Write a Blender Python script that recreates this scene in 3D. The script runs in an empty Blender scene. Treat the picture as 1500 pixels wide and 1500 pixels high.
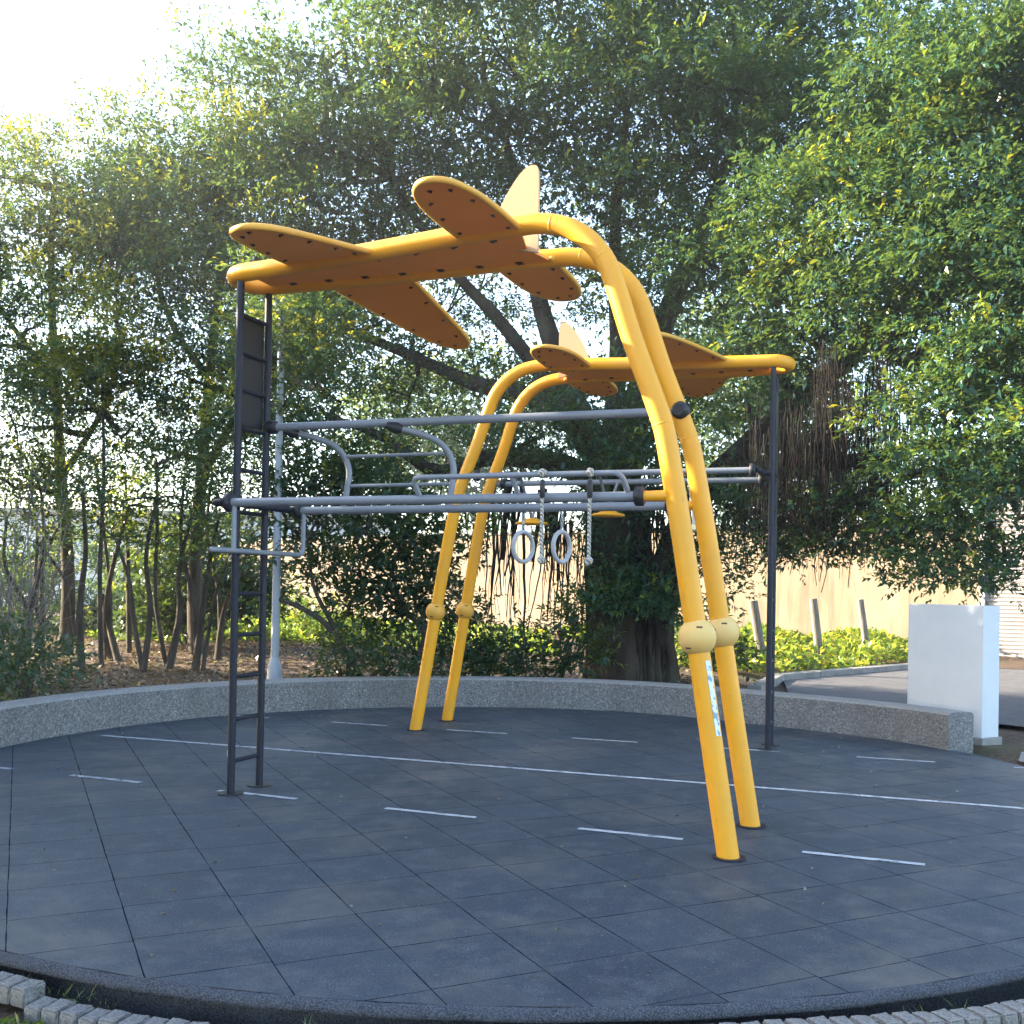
import bpy, bmesh, math, random
import numpy as np
from mathutils import Vector, Matrix
random.seed(7)
rng = np.random.default_rng(11)
SC = bpy.context.scene
COL = SC.collection
PI = math.pi
SUN_EL, SUN_X, SUN_Y, SUN_E, SKY, EXPO = 22, -.96, .28, 5.0, .15, 2.58
SHADE = [(-8.8, 3.6, 5.8, 2.7), (-9.8, 6.9, 6.1, 2.6), (-10.6, 9.8, 6.3, 2.8), (-11.8, 12.8, 6.3, 2.7), (-13.6, 16.2, 9.0, 2.5)]

# ------------------------------------------------------------------ camera geometry
F, CX, CY = 1506.5, 750.0, 849.5
PITCH, ROLL, HCAM = 0.0077, 0.0179, 1.57
_c, _s = math.cos(ROLL), math.sin(ROLL)
_f = Vector((0, math.cos(PITCH), math.sin(PITCH))); _r = Vector((1, 0, 0)); _u = Vector((0, -math.sin(PITCH), math.cos(PITCH)))
CR, CU = _c * _r + _s * _u, -_s * _r + _c * _u
def at(px, py, Y):
    """world point seen at photo pixel (px, py) lying Y metres ahead (used for measuring)"""
    d = CR * ((px - CX) / F) - CU * ((py - CY) / F) + _f
    return Vector((0, 0, HCAM)) + d * (Y / d.y)

# ------------------------------------------------------------------ helpers
def mesh_obj(name, verts, faces, mat, parent=None, smooth=False):
    me = bpy.data.meshes.new(name)
    me.from_pydata([tuple(v) for v in verts], [], faces)
    me.update()
    if smooth:
        me.polygons.foreach_set('use_smooth', [True] * len(me.polygons))
    if mat: me.materials.append(mat)
    o = bpy.data.objects.new(name, me); COL.objects.link(o)
    if parent: o.parent = parent
    return o

class MB:
    """collects shapes and links them as ONE mesh"""
    def __init__(self): self.v = []; self.f = []; self.sm = []
    def add(self, v, f, sm):
        k = len(self.v); self.v += [tuple(x) for x in v]
        self.f += [tuple(i + k for i in q) for q in f]; self.sm += [sm] * len(f)
    def tube(self, pts, r, n=12, caps=True, rounded=False):
        pts = [Vector(p) for p in pts]
        rs = list(r) if isinstance(r, (list, tuple)) else [r] * len(pts)
        if rounded:
            a, b = pts[0], pts[1]; d = (a - b).normalized(); R = rs[0]
            pre = [(a + d * (R * math.sin(t)), R * max(math.cos(t), .02)) for t in (1.5, 1.1, .7, .35)]
            a, b = pts[-1], pts[-2]; d = (a - b).normalized(); R = rs[-1]
            post = [(a + d * (R * math.sin(t)), R * max(math.cos(t), .02)) for t in (.35, .7, 1.1, 1.5)]
            pts = [p for p, _ in pre] + pts + [p for p, _ in post]
            rs = [q for _, q in pre] + rs + [q for _, q in post]
        m = len(pts); V = []; nrm = None
        for i in range(m):
            t = (pts[min(i + 1, m - 1)] - pts[max(i - 1, 0)])
            if t.length < 1e-9: t = Vector((0, 0, 1))
            t.normalize()
            if nrm is None:
                nrm = t.orthogonal().normalized()
            else:
                nrm = (nrm - t * nrm.dot(t))
                nrm = nrm.normalized() if nrm.length > 1e-6 else t.orthogonal().normalized()
            bn = t.cross(nrm)
            for k in range(n):
                a = 2 * PI * k / n
                V.append(pts[i] + (nrm * math.cos(a) + bn * math.sin(a)) * rs[i])
        Fs = []
        for i in range(m - 1):
            for k in range(n):
                k2 = (k + 1) % n
                Fs.append((i * n + k, i * n + k2, (i + 1) * n + k2, (i + 1) * n + k))
        self.add(V, Fs, True)
        if caps:
            self.add(V[:n], [tuple(reversed(range(n)))], False)
            self.add(V[-n:], [tuple(range(n))], False)
    def box(self, c, sx, sy, sz, rot=None, bev=0):
        bm = bmesh.new(); bmesh.ops.create_cube(bm, size=1)
        for v in bm.verts: v.co = Vector((v.co.x * sx, v.co.y * sy, v.co.z * sz))
        if bev: bmesh.ops.bevel(bm, geom=bm.edges[:], offset=bev, segments=2, affect='EDGES', profile=.5)
        M = Matrix.Translation(Vector(c)) @ (rot.to_4x4() if rot else Matrix())
        bm.verts.ensure_lookup_table()
        self.add([M @ v.co for v in bm.verts], [tuple(v.index for v in f.verts) for f in bm.faces], False); bm.free()
    def sphere(self, c, r, n=20, sz=1.0):
        V = []; Fs = []; m = n // 2
        for i in range(m + 1):
            t = PI * i / m
            for k in range(n):
                a = 2 * PI * k / n
                V.append(Vector(c) + Vector((math.sin(t) * math.cos(a), math.sin(t) * math.sin(a), math.cos(t) * sz)) * r)
        for i in range(m):
            for k in range(n):
                Fs.append((i * n + k, (i + 1) * n + k, (i + 1) * n + (k + 1) % n, i * n + (k + 1) % n))
        self.add(V, Fs, True)
    def plate(self, top, bot):
        """closed slab between two matching outlines"""
        n = len(top); V = list(top) + list(bot)
        self.add(V, [tuple(range(n)), tuple(reversed(range(n, 2 * n)))], False)
        self.add(V, [(i, i + n, (i + 1) % n + n, (i + 1) % n) for i in range(n)], False)
    def build(self, name, mat, parent=None):
        me = bpy.data.meshes.new(name); me.from_pydata(self.v, [], self.f); me.update()
        bm = bmesh.new(); bm.from_mesh(me); bmesh.ops.recalc_face_normals(bm, faces=bm.faces); bm.to_mesh(me); bm.free()
        me.polygons.foreach_set('use_smooth', self.sm)
        me.materials.append(mat)
        o = bpy.data.objects.new(name, me); COL.objects.link(o)
        if parent: o.parent = parent
        return o

def thing(name, label, cat, loc=(0, 0, 0), rz=0, group=None):
    o = bpy.data.objects.new(name, None); COL.objects.link(o)
    o.location = loc; o.rotation_euler = (0, 0, rz); o.empty_display_size = .2
    o['label'] = label; o['category'] = cat
    if group: o['group'] = group
    return o
def tag(o, label, cat, group=None, kind=None):
    o['label'] = label; o['category'] = cat
    if group: o['group'] = group
    if kind: o['kind'] = kind
    return o
def struct(o): o['kind'] = 'structure'; return o
def copy_tree(o, parent=None):
    c = o.copy(); COL.objects.link(c)
    if parent: c.parent = parent
    for ch in [x for x in bpy.data.objects if x.parent == o]: copy_tree(ch, c)
    return c
def catmull(P, k=8):
    P = [Vector(p) for p in P]; out = []
    for i in range(len(P) - 1):
        p0 = P[max(i - 1, 0)]; p1 = P[i]; p2 = P[i + 1]; p3 = P[min(i + 2, len(P) - 1)]
        for j in range(k):
            t = j / k
            out.append(.5 * ((2 * p1) + (p2 - p0) * t + (2 * p0 - 5 * p1 + 4 * p2 - p3) * t * t + (3 * p1 - p0 - 3 * p2 + p3) * t ** 3))
    out.append(P[-1]); return out
def fillet(P, r, k=6):
    P = [Vector(p) for p in P]; out = [P[0]]
    for i in range(1, len(P) - 1):
        a = (P[i - 1] - P[i]); b = (P[i + 1] - P[i])
        q = min(r, a.length * .49, b.length * .49)
        A = P[i] + a.normalized() * q; B = P[i] + b.normalized() * q
        for j in range(k + 1):
            t = j / k; out.append(A * (1 - t) ** 2 + P[i] * 2 * t * (1 - t) + B * t * t)
    out.append(P[-1]); return out

# ------------------------------------------------------------------ materials
def new_mat(name):
    m = bpy.data.materials.new(name); m.use_nodes = True
    nt = m.node_tree; nt.nodes.clear()
    out = nt.nodes.new('ShaderNodeOutputMaterial')
    return m, nt, out
def N(nt, t, **kw):
    n = nt.nodes.new(t)
    for k, v in kw.items():
        if k.startswith('i_'):
            key = k[2:]; key = int(key) if key.isdigit() else key.replace('_', ' ')
            n.inputs[key].default_value = v
        else: setattr(n, k, v)
    return n
def ramp(nt, fac, stops):
    r = nt.nodes.new('ShaderNodeValToRGB'); e = r.color_ramp.elements
    while len(e) < len(stops): e.new(.5)
    for i, (p, c) in enumerate(stops):
        e[i].position = p; e[i].color = (*c, 1) if len(c) == 3 else c
    nt.links.new(fac, r.inputs[0]); return r.outputs[0]
def mixc(nt, fac, a, b, blend='MIX'):
    m = nt.nodes.new('ShaderNodeMix'); m.data_type = 'RGBA'; m.blend_type = blend
    for k, v in ((0, fac), (6, a), (7, b)):
        if hasattr(v, 'links'): nt.links.new(v, m.inputs[k])
        elif isinstance(v, (tuple, list)): m.inputs[k].default_value = (*v, 1)
        else: m.inputs[k].default_value = v
    return m.outputs[2]
def math_n(nt, op, a, b=None, c=None):
    m = nt.nodes.new('ShaderNodeMath'); m.operation = op
    for k, v in ((0, a), (1, b), (2, c)):
        if v is None: continue
        if hasattr(v, 'links'): nt.links.new(v, m.inputs[k])
        else: m.inputs[k].default_value = v
    return m.outputs[0]
def noise(nt, scale, detail=4, rough=.55, coord='Object', vec=None, stretch=None, dist=0):
    n = N(nt, 'ShaderNodeTexNoise'); n.inputs['Scale'].default_value = scale
    n.inputs['Detail'].default_value = detail; n.inputs['Roughness'].default_value = rough; n.inputs['Distortion'].default_value = dist
    if vec is None:
        tc = N(nt, 'ShaderNodeTexCoord'); vec = tc.outputs[coord]
    if stretch:
        mp = N(nt, 'ShaderNodeMapping'); mp.inputs['Scale'].default_value = stretch
        nt.links.new(vec, mp.inputs[0]); vec = mp.outputs[0]
    nt.links.new(vec, n.inputs['Vector']); return n.outputs['Fac']
def principled(nt, out, color, rough=.5, bump=None, bstr=.3, bdist=.01, metallic=0, spec=.5):
    p = N(nt, 'ShaderNodeBsdfPrincipled')
    if hasattr(color, 'links'): nt.links.new(color, p.inputs['Base Color'])
    else: p.inputs['Base Color'].default_value = (*color, 1)
    if hasattr(rough, 'links'): nt.links.new(rough, p.inputs['Roughness'])
    else: p.inputs['Roughness'].default_value = rough
    p.inputs['Metallic'].default_value = metallic; p.inputs['Specular IOR Level'].default_value = spec
    if bump is not None:
        b = N(nt, 'ShaderNodeBump'); b.inputs['Strength'].default_value = bstr; b.inputs['Distance'].default_value = bdist
        nt.links.new(bump, b.inputs['Height']); nt.links.new(b.outputs[0], p.inputs['Normal'])
    nt.links.new(p.outputs[0], out.inputs[0]); return p

def paint(name, col, worn, rough=.42, spots=None, spotamt=.62, spec=.4, fade=.5):
    m, nt, out = new_mat(name)
    n1 = noise(nt, 3.5, 5, .6); n2 = noise(nt, 38, 5, .65); n3 = noise(nt, 160, 3)
    c = mixc(nt, ramp(nt, n1, [(.35, (0, 0, 0)), (.75, (fade,) * 3)]), col, worn)
    if spots: c = mixc(nt, ramp(nt, n2, [(spotamt, (0, 0, 0)), (spotamt + .05, (1, 1, 1))]), c, spots)
    r = ramp(nt, n1, [(.3, (rough - .08,) * 3), (.8, (rough + .2,) * 3)])
    principled(nt, out, c, r, n3, .06, .003, spec=spec)
    return m
MAT = {}
MAT['yellow'] = paint('yellow_paint', (.82, .36, .008), (.70, .33, .035), .40, (.38, .20, .06), .66, fade=.9)
MAT['orange'] = paint('orange_board', (.97, .34, .04), (.90, .36, .07), .55, (.36, .15, .04), .73)
MAT['yellow_trim'] = paint('yellow_board_edge', (.74, .37, .04), (.62, .34, .10), .5, (.35, .18, .05), .70)
MAT['pale_board'] = paint('pale_board', (.62, .40, .20), (.54, .37, .22), .6, (.4, .28, .15), .70)
MAT['ball_pale'] = paint('faded_ball', (.70, .42, .10), (.72, .50, .20), .5, (.35, .22, .08), .74, fade=1)
MAT['ball_yellow'] = paint('yellow_ball', (.68, .33, .03), (.66, .38, .1), .45, (.3, .17, .05), .74)
MAT['navy'] = paint('dark_post', (.012, .015, .026), (.022, .025, .034), .45, (.09, .08, .075), .80, spec=.28)
MAT['black'] = paint('black_clamp', (.014, .015, .018), (.03, .03, .032), .45)
MAT['grey'] = paint('grey_rail', (.17, .19, .22), (.27, .28, .30), .38, (.16, .14, .12), .76, spec=.5)
MAT['ring'] = paint('ring_plastic', (.36, .37, .40), (.44, .44, .46), .5)
MAT['white_paint'] = paint('white_paint', (.58, .61, .63), (.50, .53, .55), .6, (.40, .40, .38), .74)
MAT['lamp_paint'] = paint('lamp_paint', (.42, .47, .52), (.34, .38, .42), .5, (.2, .19, .17), .7)
MAT['bolt'] = paint('rusty_bolt', (.05, .03, .022), (.09, .045, .025), .6)
MAT['galv'] = paint('galvanised', (.42, .44, .46), (.34, .35, .37), .45)
MAT['cream_plastic'] = paint('cream_plastic', (.72, .62, .34), (.66, .58, .36), .5)

def rope_mat():
    m, nt, out = new_mat('rope')
    tc = N(nt, 'ShaderNodeTexCoord'); w = N(nt, 'ShaderNodeTexWave', bands_direction='DIAGONAL'); w.inputs['Scale'].default_value = 24
    w.inputs['Distortion'].default_value = 1.5
    nt.links.new(tc.outputs['Object'], w.inputs[0])
    c = ramp(nt, w.outputs['Fac'], [(.1, (.30, .27, .22)), (.6, (.62, .60, .55))])
    principled(nt, out, c, .9, w.outputs['Fac'], .9, .01); return m
MAT['rope'] = rope_mat()

def tile_mat():
    m, nt, out = new_mat('rubber_tiles')
    tc = N(nt, 'ShaderNodeTexCoord'); mp = N(nt, 'ShaderNodeMapping', vector_type='TEXTURE')
    mp.inputs['Location'].default_value = (TO[0], TO[1], 0); mp.inputs['Rotation'].default_value = (0, 0, TROT)
    mp.inputs['Scale'].default_value = (TS, TS, 1)
    nt.links.new(tc.outputs['Object'], mp.inputs[0])
    # slight wander of the joints
    nz = N(nt, 'ShaderNodeTexNoise'); nz.inputs['Scale'].default_value = .9; nz.inputs['Detail'].default_value = 2
    nt.links.new(mp.outputs[0], nz.inputs['Vector'])
    sub = N(nt, 'ShaderNodeVectorMath', operation='SUBTRACT'); sub.inputs[1].default_value = (.5, .5, .5); nt.links.new(nz.outputs['Color'], sub.inputs[0])
    sc = N(nt, 'ShaderNodeVectorMath', operation='SCALE'); sc.inputs['Scale'].default_value = .02; nt.links.new(sub.outputs[0], sc.inputs[0])
    ad = N(nt, 'ShaderNodeVectorMath', operation='ADD'); nt.links.new(mp.outputs[0], ad.inputs[0]); nt.links.new(sc.outputs[0], ad.inputs[1])
    sep = N(nt, 'ShaderNodeSeparateXYZ'); nt.links.new(ad.outputs[0], sep.inputs[0])
    colx = math_n(nt, 'FLOOR', sep.outputs[0])
    wn0 = N(nt, 'ShaderNodeTexWhiteNoise', noise_dimensions='1D'); nt.links.new(colx, wn0.inputs['W'])
    yj = math_n(nt, 'ADD', sep.outputs[1], math_n(nt, 'MULTIPLY', math_n(nt, 'SUBTRACT', wn0.outputs['Value'], .5), .10))
    fx = math_n(nt, 'FRACT', sep.outputs[0]); fy = math_n(nt, 'FRACT', yj)
    dx = math_n(nt, 'MINIMUM', fx, math_n(nt, 'SUBTRACT', 1.0, fx)); dy = math_n(nt, 'MINIMUM', fy, math_n(nt, 'SUBTRACT', 1.0, fy))
    # joint widths change from place to place
    nw = noise(nt, 2.2, 3, vec=mp.outputs[0]); wj = math_n(nt, 'MULTIPLY_ADD', nw, .016, -.0030)
    jx = math_n(nt, 'LESS_THAN', dx, wj); jy = math_n(nt, 'LESS_THAN', dy, math_n(nt, 'MULTIPLY', wj, .95))
    j = math_n(nt, 'MAXIMUM', jx, jy)
    comb = N(nt, 'ShaderNodeCombineXYZ'); nt.links.new(colx, comb.inputs[0]); nt.links.new(math_n(nt, 'FLOOR', yj), comb.inputs[1])
    wn = N(nt, 'ShaderNodeTexWhiteNoise', noise_dimensions='3D'); nt.links.new(comb.outputs[0], wn.inputs['Vector'])
    big = noise(nt, .55, 4, .6); mid = noise(nt, 5, 6, .65); fine = noise(nt, 120, 3, .7); gr = noise(nt, 45, 4, .75)
    base = mixc(nt, wn.outputs['Value'], (.026, .043, .062), (.044, .066, .090))
    base = mixc(nt, ramp(nt, big, [(.35, (0, 0, 0)), (.7, (.55,) * 3)]), base, (.062, .084, .106))
    base = mixc(nt, ramp(nt, mid, [(.48, (0, 0, 0)), (.68, (.75,) * 3)]), base, (.110, .126, .138))
    base = mixc(nt, ramp(nt, gr, [(.58, (0, 0, 0)), (.66, (.75,) * 3)]), base, (.18, .19, .20))
    base = mixc(nt, ramp(nt, fine, [(.42, (.85, .85, .85)), (.56, (0, 0, 0))]), base, (.018, .021, .028))
    # brown dust patches
    du = noise(nt, .8, 5, .7, dist=.4); base = mixc(nt, ramp(nt, du, [(.50, (0, 0, 0)), (.70, (.7,) * 3)]), base, (.128, .118, .108))
    base = mixc(nt, j, base, (.010, .014, .020))
    hgt = math_n(nt, 'SUBTRACT', math_n(nt, 'MULTIPLY', fine, .25), j)
    pb = principled(nt, out, base, .60, hgt, .6, .008, spec=.4); nt.links.new(math_n(nt, 'MULTIPLY', math_n(nt, 'SUBTRACT', 1.0, j), .4), pb.inputs['Specular IOR Level']); return m
TS = .5; TROT = .4469; TO = (-1.3656 * 1.57 / 1.5, 2.8042 * 1.57 / 1.5)
MAT['tiles'] = tile_mat()

def simple(name, stops, scale, rough=.85, detail=5, bstr=.5, bdist=.01, fine=None, spec=.3, stretch=None):
    m, nt, out = new_mat(name)
    n1 = noise(nt, scale, detail, .62, stretch=stretch); c = ramp(nt, n1, stops)
    h = n1
    if fine:
        n2 = noise(nt, fine[0], 3, .6); c = mixc(nt, ramp(nt, n2, [(.42, (0, 0, 0)), (.62, (1, 1, 1))]), c, fine[1], fine[2]); h = n2
    principled(nt, out, c, rough, h, bstr, bdist, spec=spec); return m
MAT['lip'] = simple('rubber_edge', [(.3, (.022, .025, .033)), (.7, (.045, .051, .064))], 9, .9, fine=(150, (.10, .105, .12), 'MIX'), bstr=.8)
MAT['line'] = simple('line_paint', [(.34, (.07, .08, .095)), (.44, (.36, .38, .40)), (.7, (.56, .57, .58))], 11, .8, detail=8)
MAT['soil'] = None

def aggregate():
    m, nt, out = new_mat('washed_aggregate')
    tc = N(nt, 'ShaderNodeTexCoord'); v = N(nt, 'ShaderNodeTexVoronoi'); v.inputs['Scale'].default_value = 62
    nt.links.new(tc.outputs['Object'], v.inputs[0])
    v2 = N(nt, 'ShaderNodeTexVoronoi'); v2.inputs['Scale'].default_value = 120; nt.links.new(tc.outputs['Object'], v2.inputs[0])
    c = ramp(nt, v.outputs['Color'], [(.1, (.055, .055, .058)), (.42, (.15, .15, .15)), (.72, (.25, .245, .24)), (.95, (.46, .45, .43))])
    c2 = ramp(nt, v2.outputs['Color'], [(.2, (.05, .05, .052)), (.6, (.19, .19, .19)), (.95, (.42, .41, .40))])
    c = mixc(nt, .45, c, c2)
    st = noise(nt, 1.3, 6, .65, stretch=(1, 1, .35)); c = mixc(nt, ramp(nt, st, [(.45, (0, 0, 0)), (.75, (.65,) * 3)]), c, (.10, .098, .09))
    # paler colour on the upward face
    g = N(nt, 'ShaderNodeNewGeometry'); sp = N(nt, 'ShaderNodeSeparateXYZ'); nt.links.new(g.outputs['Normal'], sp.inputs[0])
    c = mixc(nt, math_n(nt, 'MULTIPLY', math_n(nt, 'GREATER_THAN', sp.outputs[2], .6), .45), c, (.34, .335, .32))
    principled(nt, out, c, .85, v.outputs['Distance'], .7, .008); return m
MAT['aggregate'] = aggregate()
MAT['brick'] = simple('granite_brick', [(.3, (.17, .155, .138)), (.7, (.36, .335, .305))], 11, .85, detail=8, fine=(90, (.14, .135, .13), 'MIX'), bstr=.8)
MAT['asphalt'] = simple('asphalt', [(.3, (.085, .085, .09)), (.7, (.145, .145, .15))], 3, .9, fine=(120, (.06, .06, .062), 'MIX'), bstr=.5)
MAT['kerb'] = simple('kerb_concrete', [(.3, (.17, .162, .15)), (.7, (.31, .30, .28))], 4, .85, detail=8)
MAT['stake'] = simple('weathered_wood', [(.3, (.12, .10, .085)), (.7, (.30, .27, .23))], 7, .9, detail=8, stretch=(4, 4, .5), bstr=.6)
def ground_mat():
    m, nt, out = new_mat('soil_and_litter')
    a = noise(nt, .7, 5, .6); b = noise(nt, 22, 6, .7); d = noise(nt, 70, 4, .7)
    c = ramp(nt, b, [(.3, (.045, .030, .020)), (.55, (.115, .080, .055)), (.75, (.21, .155, .11))])
    c = mixc(nt, ramp(nt, d, [(.6, (0, 0, 0)), (.72, (.7,) * 3)]), c, (.26, .20, .15))
    c = mixc(nt, ramp(nt, a, [(.52, (0, 0, 0)), (.68, (.8,) * 3)]), c, (.06, .075, .028))
    principled(nt, out, c, .95, b, .9, .03, spec=.2); return m
MAT['soil'] = ground_mat()
def stucco():
    m, nt, out = new_mat('stained_beige_wall')
    a = noise(nt, .8, 6, .65, stretch=(1, 1, .4)); s = noise(nt, 3, 6, .7, stretch=(1.6, 1.6, .12)); f = noise(nt, 60, 3)
    c = ramp(nt, a, [(.3, (.21, .155, .10)), (.7, (.36, .275, .185))])
    c = mixc(nt, ramp(nt, s, [(.46, (0, 0, 0)), (.66, (.75,) * 3)]), c, (.14, .105, .072))
    principled(nt, out, c, .9, f, .3, .01); return m
MAT['stucco'] = stucco()
def shutter():
    m, nt, out = new_mat('shutter_metal')
    a = noise(nt, 1.4, 5, .6)
    c = ramp(nt, a, [(.3, (.27, .245, .24)), (.7, (.36, .33, .32))])
    principled(nt, out, c, .5, a, .05, .01); return m
MAT['shutter'] = shutter()
def bark(name, dark, light, sc=6):
    m, nt, out = new_mat(name)
    a = noise(nt, sc, 7, .7, stretch=(1, 1, .22)); b = noise(nt, 2.0, 4)
    c = ramp(nt, a, [(.3, dark), (.7, light)])
    c = mixc(nt, ramp(nt, b, [(.5, (0, 0, 0)), (.75, (.5,) * 3)]), c, (.10, .11, .075))
    principled(nt, out, c, .95, a, 1.0, .03, spec=.2); return m
MAT['bark'] = bark('banyan_bark', (.016, .012, .009), (.070, .054, .044))
MAT['bark_grey'] = bark('slender_bark', (.035, .029, .024), (.13, .11, .092), 9)
MAT['bark_pale'] = bark('bare_twig_bark', (.16, .145, .13), (.34, .31, .28), 9)
MAT['root'] = bark('aerial_root', (.010, .008, .007), (.040, .028, .023), 14)
def leaf(name, base, lo, young, trans=.45, rough=.42, tr_col=None):
    """base/lo: mature leaf colours, young: tips of new growth; per-leaf attributes 'tint' and 'young'"""
    m, nt, out = new_mat(name)
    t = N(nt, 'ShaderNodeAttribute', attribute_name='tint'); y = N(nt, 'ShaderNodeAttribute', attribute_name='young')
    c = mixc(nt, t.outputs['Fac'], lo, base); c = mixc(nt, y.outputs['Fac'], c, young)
    p = N(nt, 'ShaderNodeBsdfPrincipled'); p.inputs['Roughness'].default_value = rough; p.inputs['Specular IOR Level'].default_value = .45
    nt.links.new(c, p.inputs['Base Color'])
    tr = N(nt, 'ShaderNodeBsdfTranslucent')
    tc = mixc(nt, .6, c, tr_col or (.26, .38, .04)); tc = mixc(nt, y.outputs['Fac'], tc, (.66, .58, .04)); nt.links.new(tc, tr.inputs[0])
    mx = N(nt, 'ShaderNodeMixShader'); mx.inputs[0].default_value = trans
    nt.links.new(p.outputs[0], mx.inputs[1]); nt.links.new(tr.outputs[0], mx.inputs[2]); nt.links.new(mx.outputs[0], out.inputs[0]); return m
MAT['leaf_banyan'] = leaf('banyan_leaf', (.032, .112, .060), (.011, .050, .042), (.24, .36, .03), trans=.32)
MAT['leaf_mid'] = leaf('tree_leaf', (.046, .125, .064), (.019, .066, .048), (.36, .38, .03), trans=.36)
MAT['leaf_yellow'] = leaf('yellowing_leaf', (.34, .28, .02), (.16, .17, .03), (.65, .44, .02), trans=.5)  # yellow imitates sun glow in the left foliage
MAT['leaf_dark'] = leaf('shrub_leaf', (.026, .078, .036), (.010, .036, .022), (.09, .16, .03), trans=.25)
MAT['leaf_blue'] = leaf('greyish_leaf', (.060, .120, .080), (.030, .062, .044), (.16, .24, .12), trans=.3)
MAT['leaf_cover'] = leaf('ground_cover_leaf', (.19, .27, .03), (.08, .14, .02), (.48, .44, .05), trans=.45)  # yellow raised in the leaf colour so the plants look sunlit
MAT['leaf_litter'] = leaf('fallen_leaf', (.26, .19, .13), (.10, .065, .042), (.40, .32, .22), trans=.15, tr_col=(.25, .15, .07))
MAT['leaf_grass'] = leaf('grass_blade', (.13, .17, .045), (.06, .09, .03), (.30, .29, .10), trans=.35)

# ------------------------------------------------------------------ foliage
def unit(v): return v / (np.linalg.norm(v, axis=1, keepdims=True) + 1e-9)
def leaf_mesh(name, P, D, L, Wd, tint, young, mat, parent=None, fold=.25):
    """one leaf blade per row: base point P, direction D, length L, width Wd"""
    n = len(P); D = unit(D)
    up = np.tile(np.array([[0, 0, 1.0]]), (n, 1)) + rng.normal(0, .30, (n, 3))
    S = unit(np.cross(D, up)); U = np.cross(S, D)
    L = L[:, None]; Wd = Wd[:, None]
    v0 = P; v1 = P + D * L * .45 + S * Wd * .5 + U * Wd * fold
    v2 = P + D * L - U * L * .12; v3 = P + D * L * .45 - S * Wd * .5 + U * Wd * fold
    V = np.stack([v0, v1, v2, v3], 1).reshape(-1, 3).astype(np.float32)
    me = bpy.data.meshes.new(name)
    me.vertices.add(4 * n); me.vertices.foreach_set('co', V.ravel())
    me.loops.add(4 * n); me.loops.foreach_set('vertex_index', np.arange(4 * n, dtype=np.int32))
    me.polygons.add(n); me.polygons.foreach_set('loop_start', np.arange(0, 4 * n, 4, dtype=np.int32)); me.polygons.foreach_set('loop_total', np.full(n, 4, dtype=np.int32))
    me.update(calc_edges=True)
    for nm, arr in (('tint', tint), ('young', young)):
        a = me.attributes.new(nm, 'FLOAT', 'FACE'); a.data.foreach_set('value', np.clip(arr, 0, 1).astype(np.float32))
    me.materials.append(mat)
    o = bpy.data.objects.new(name, me); COL.objects.link(o)
    if parent: o.parent = parent
    return o
def shoots(C, R, n, shell=.45, flat=1.0, hang=0.0):
    """n shoot origins in the outer shell of an ellipsoid blob, with outward directions"""
    d = unit(rng.normal(0, 1, (n, 3))); r = 1 - shell * rng.random(n) ** 1.6
    P = C + d * R * r[:, None] * np.array([1, 1, flat])
    o = unit(d * np.array([1, 1, .8]) + rng.normal(0, .45, (n, 3)) + np.array([0, 0, .35 - hang]))
    return P, o, r
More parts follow.
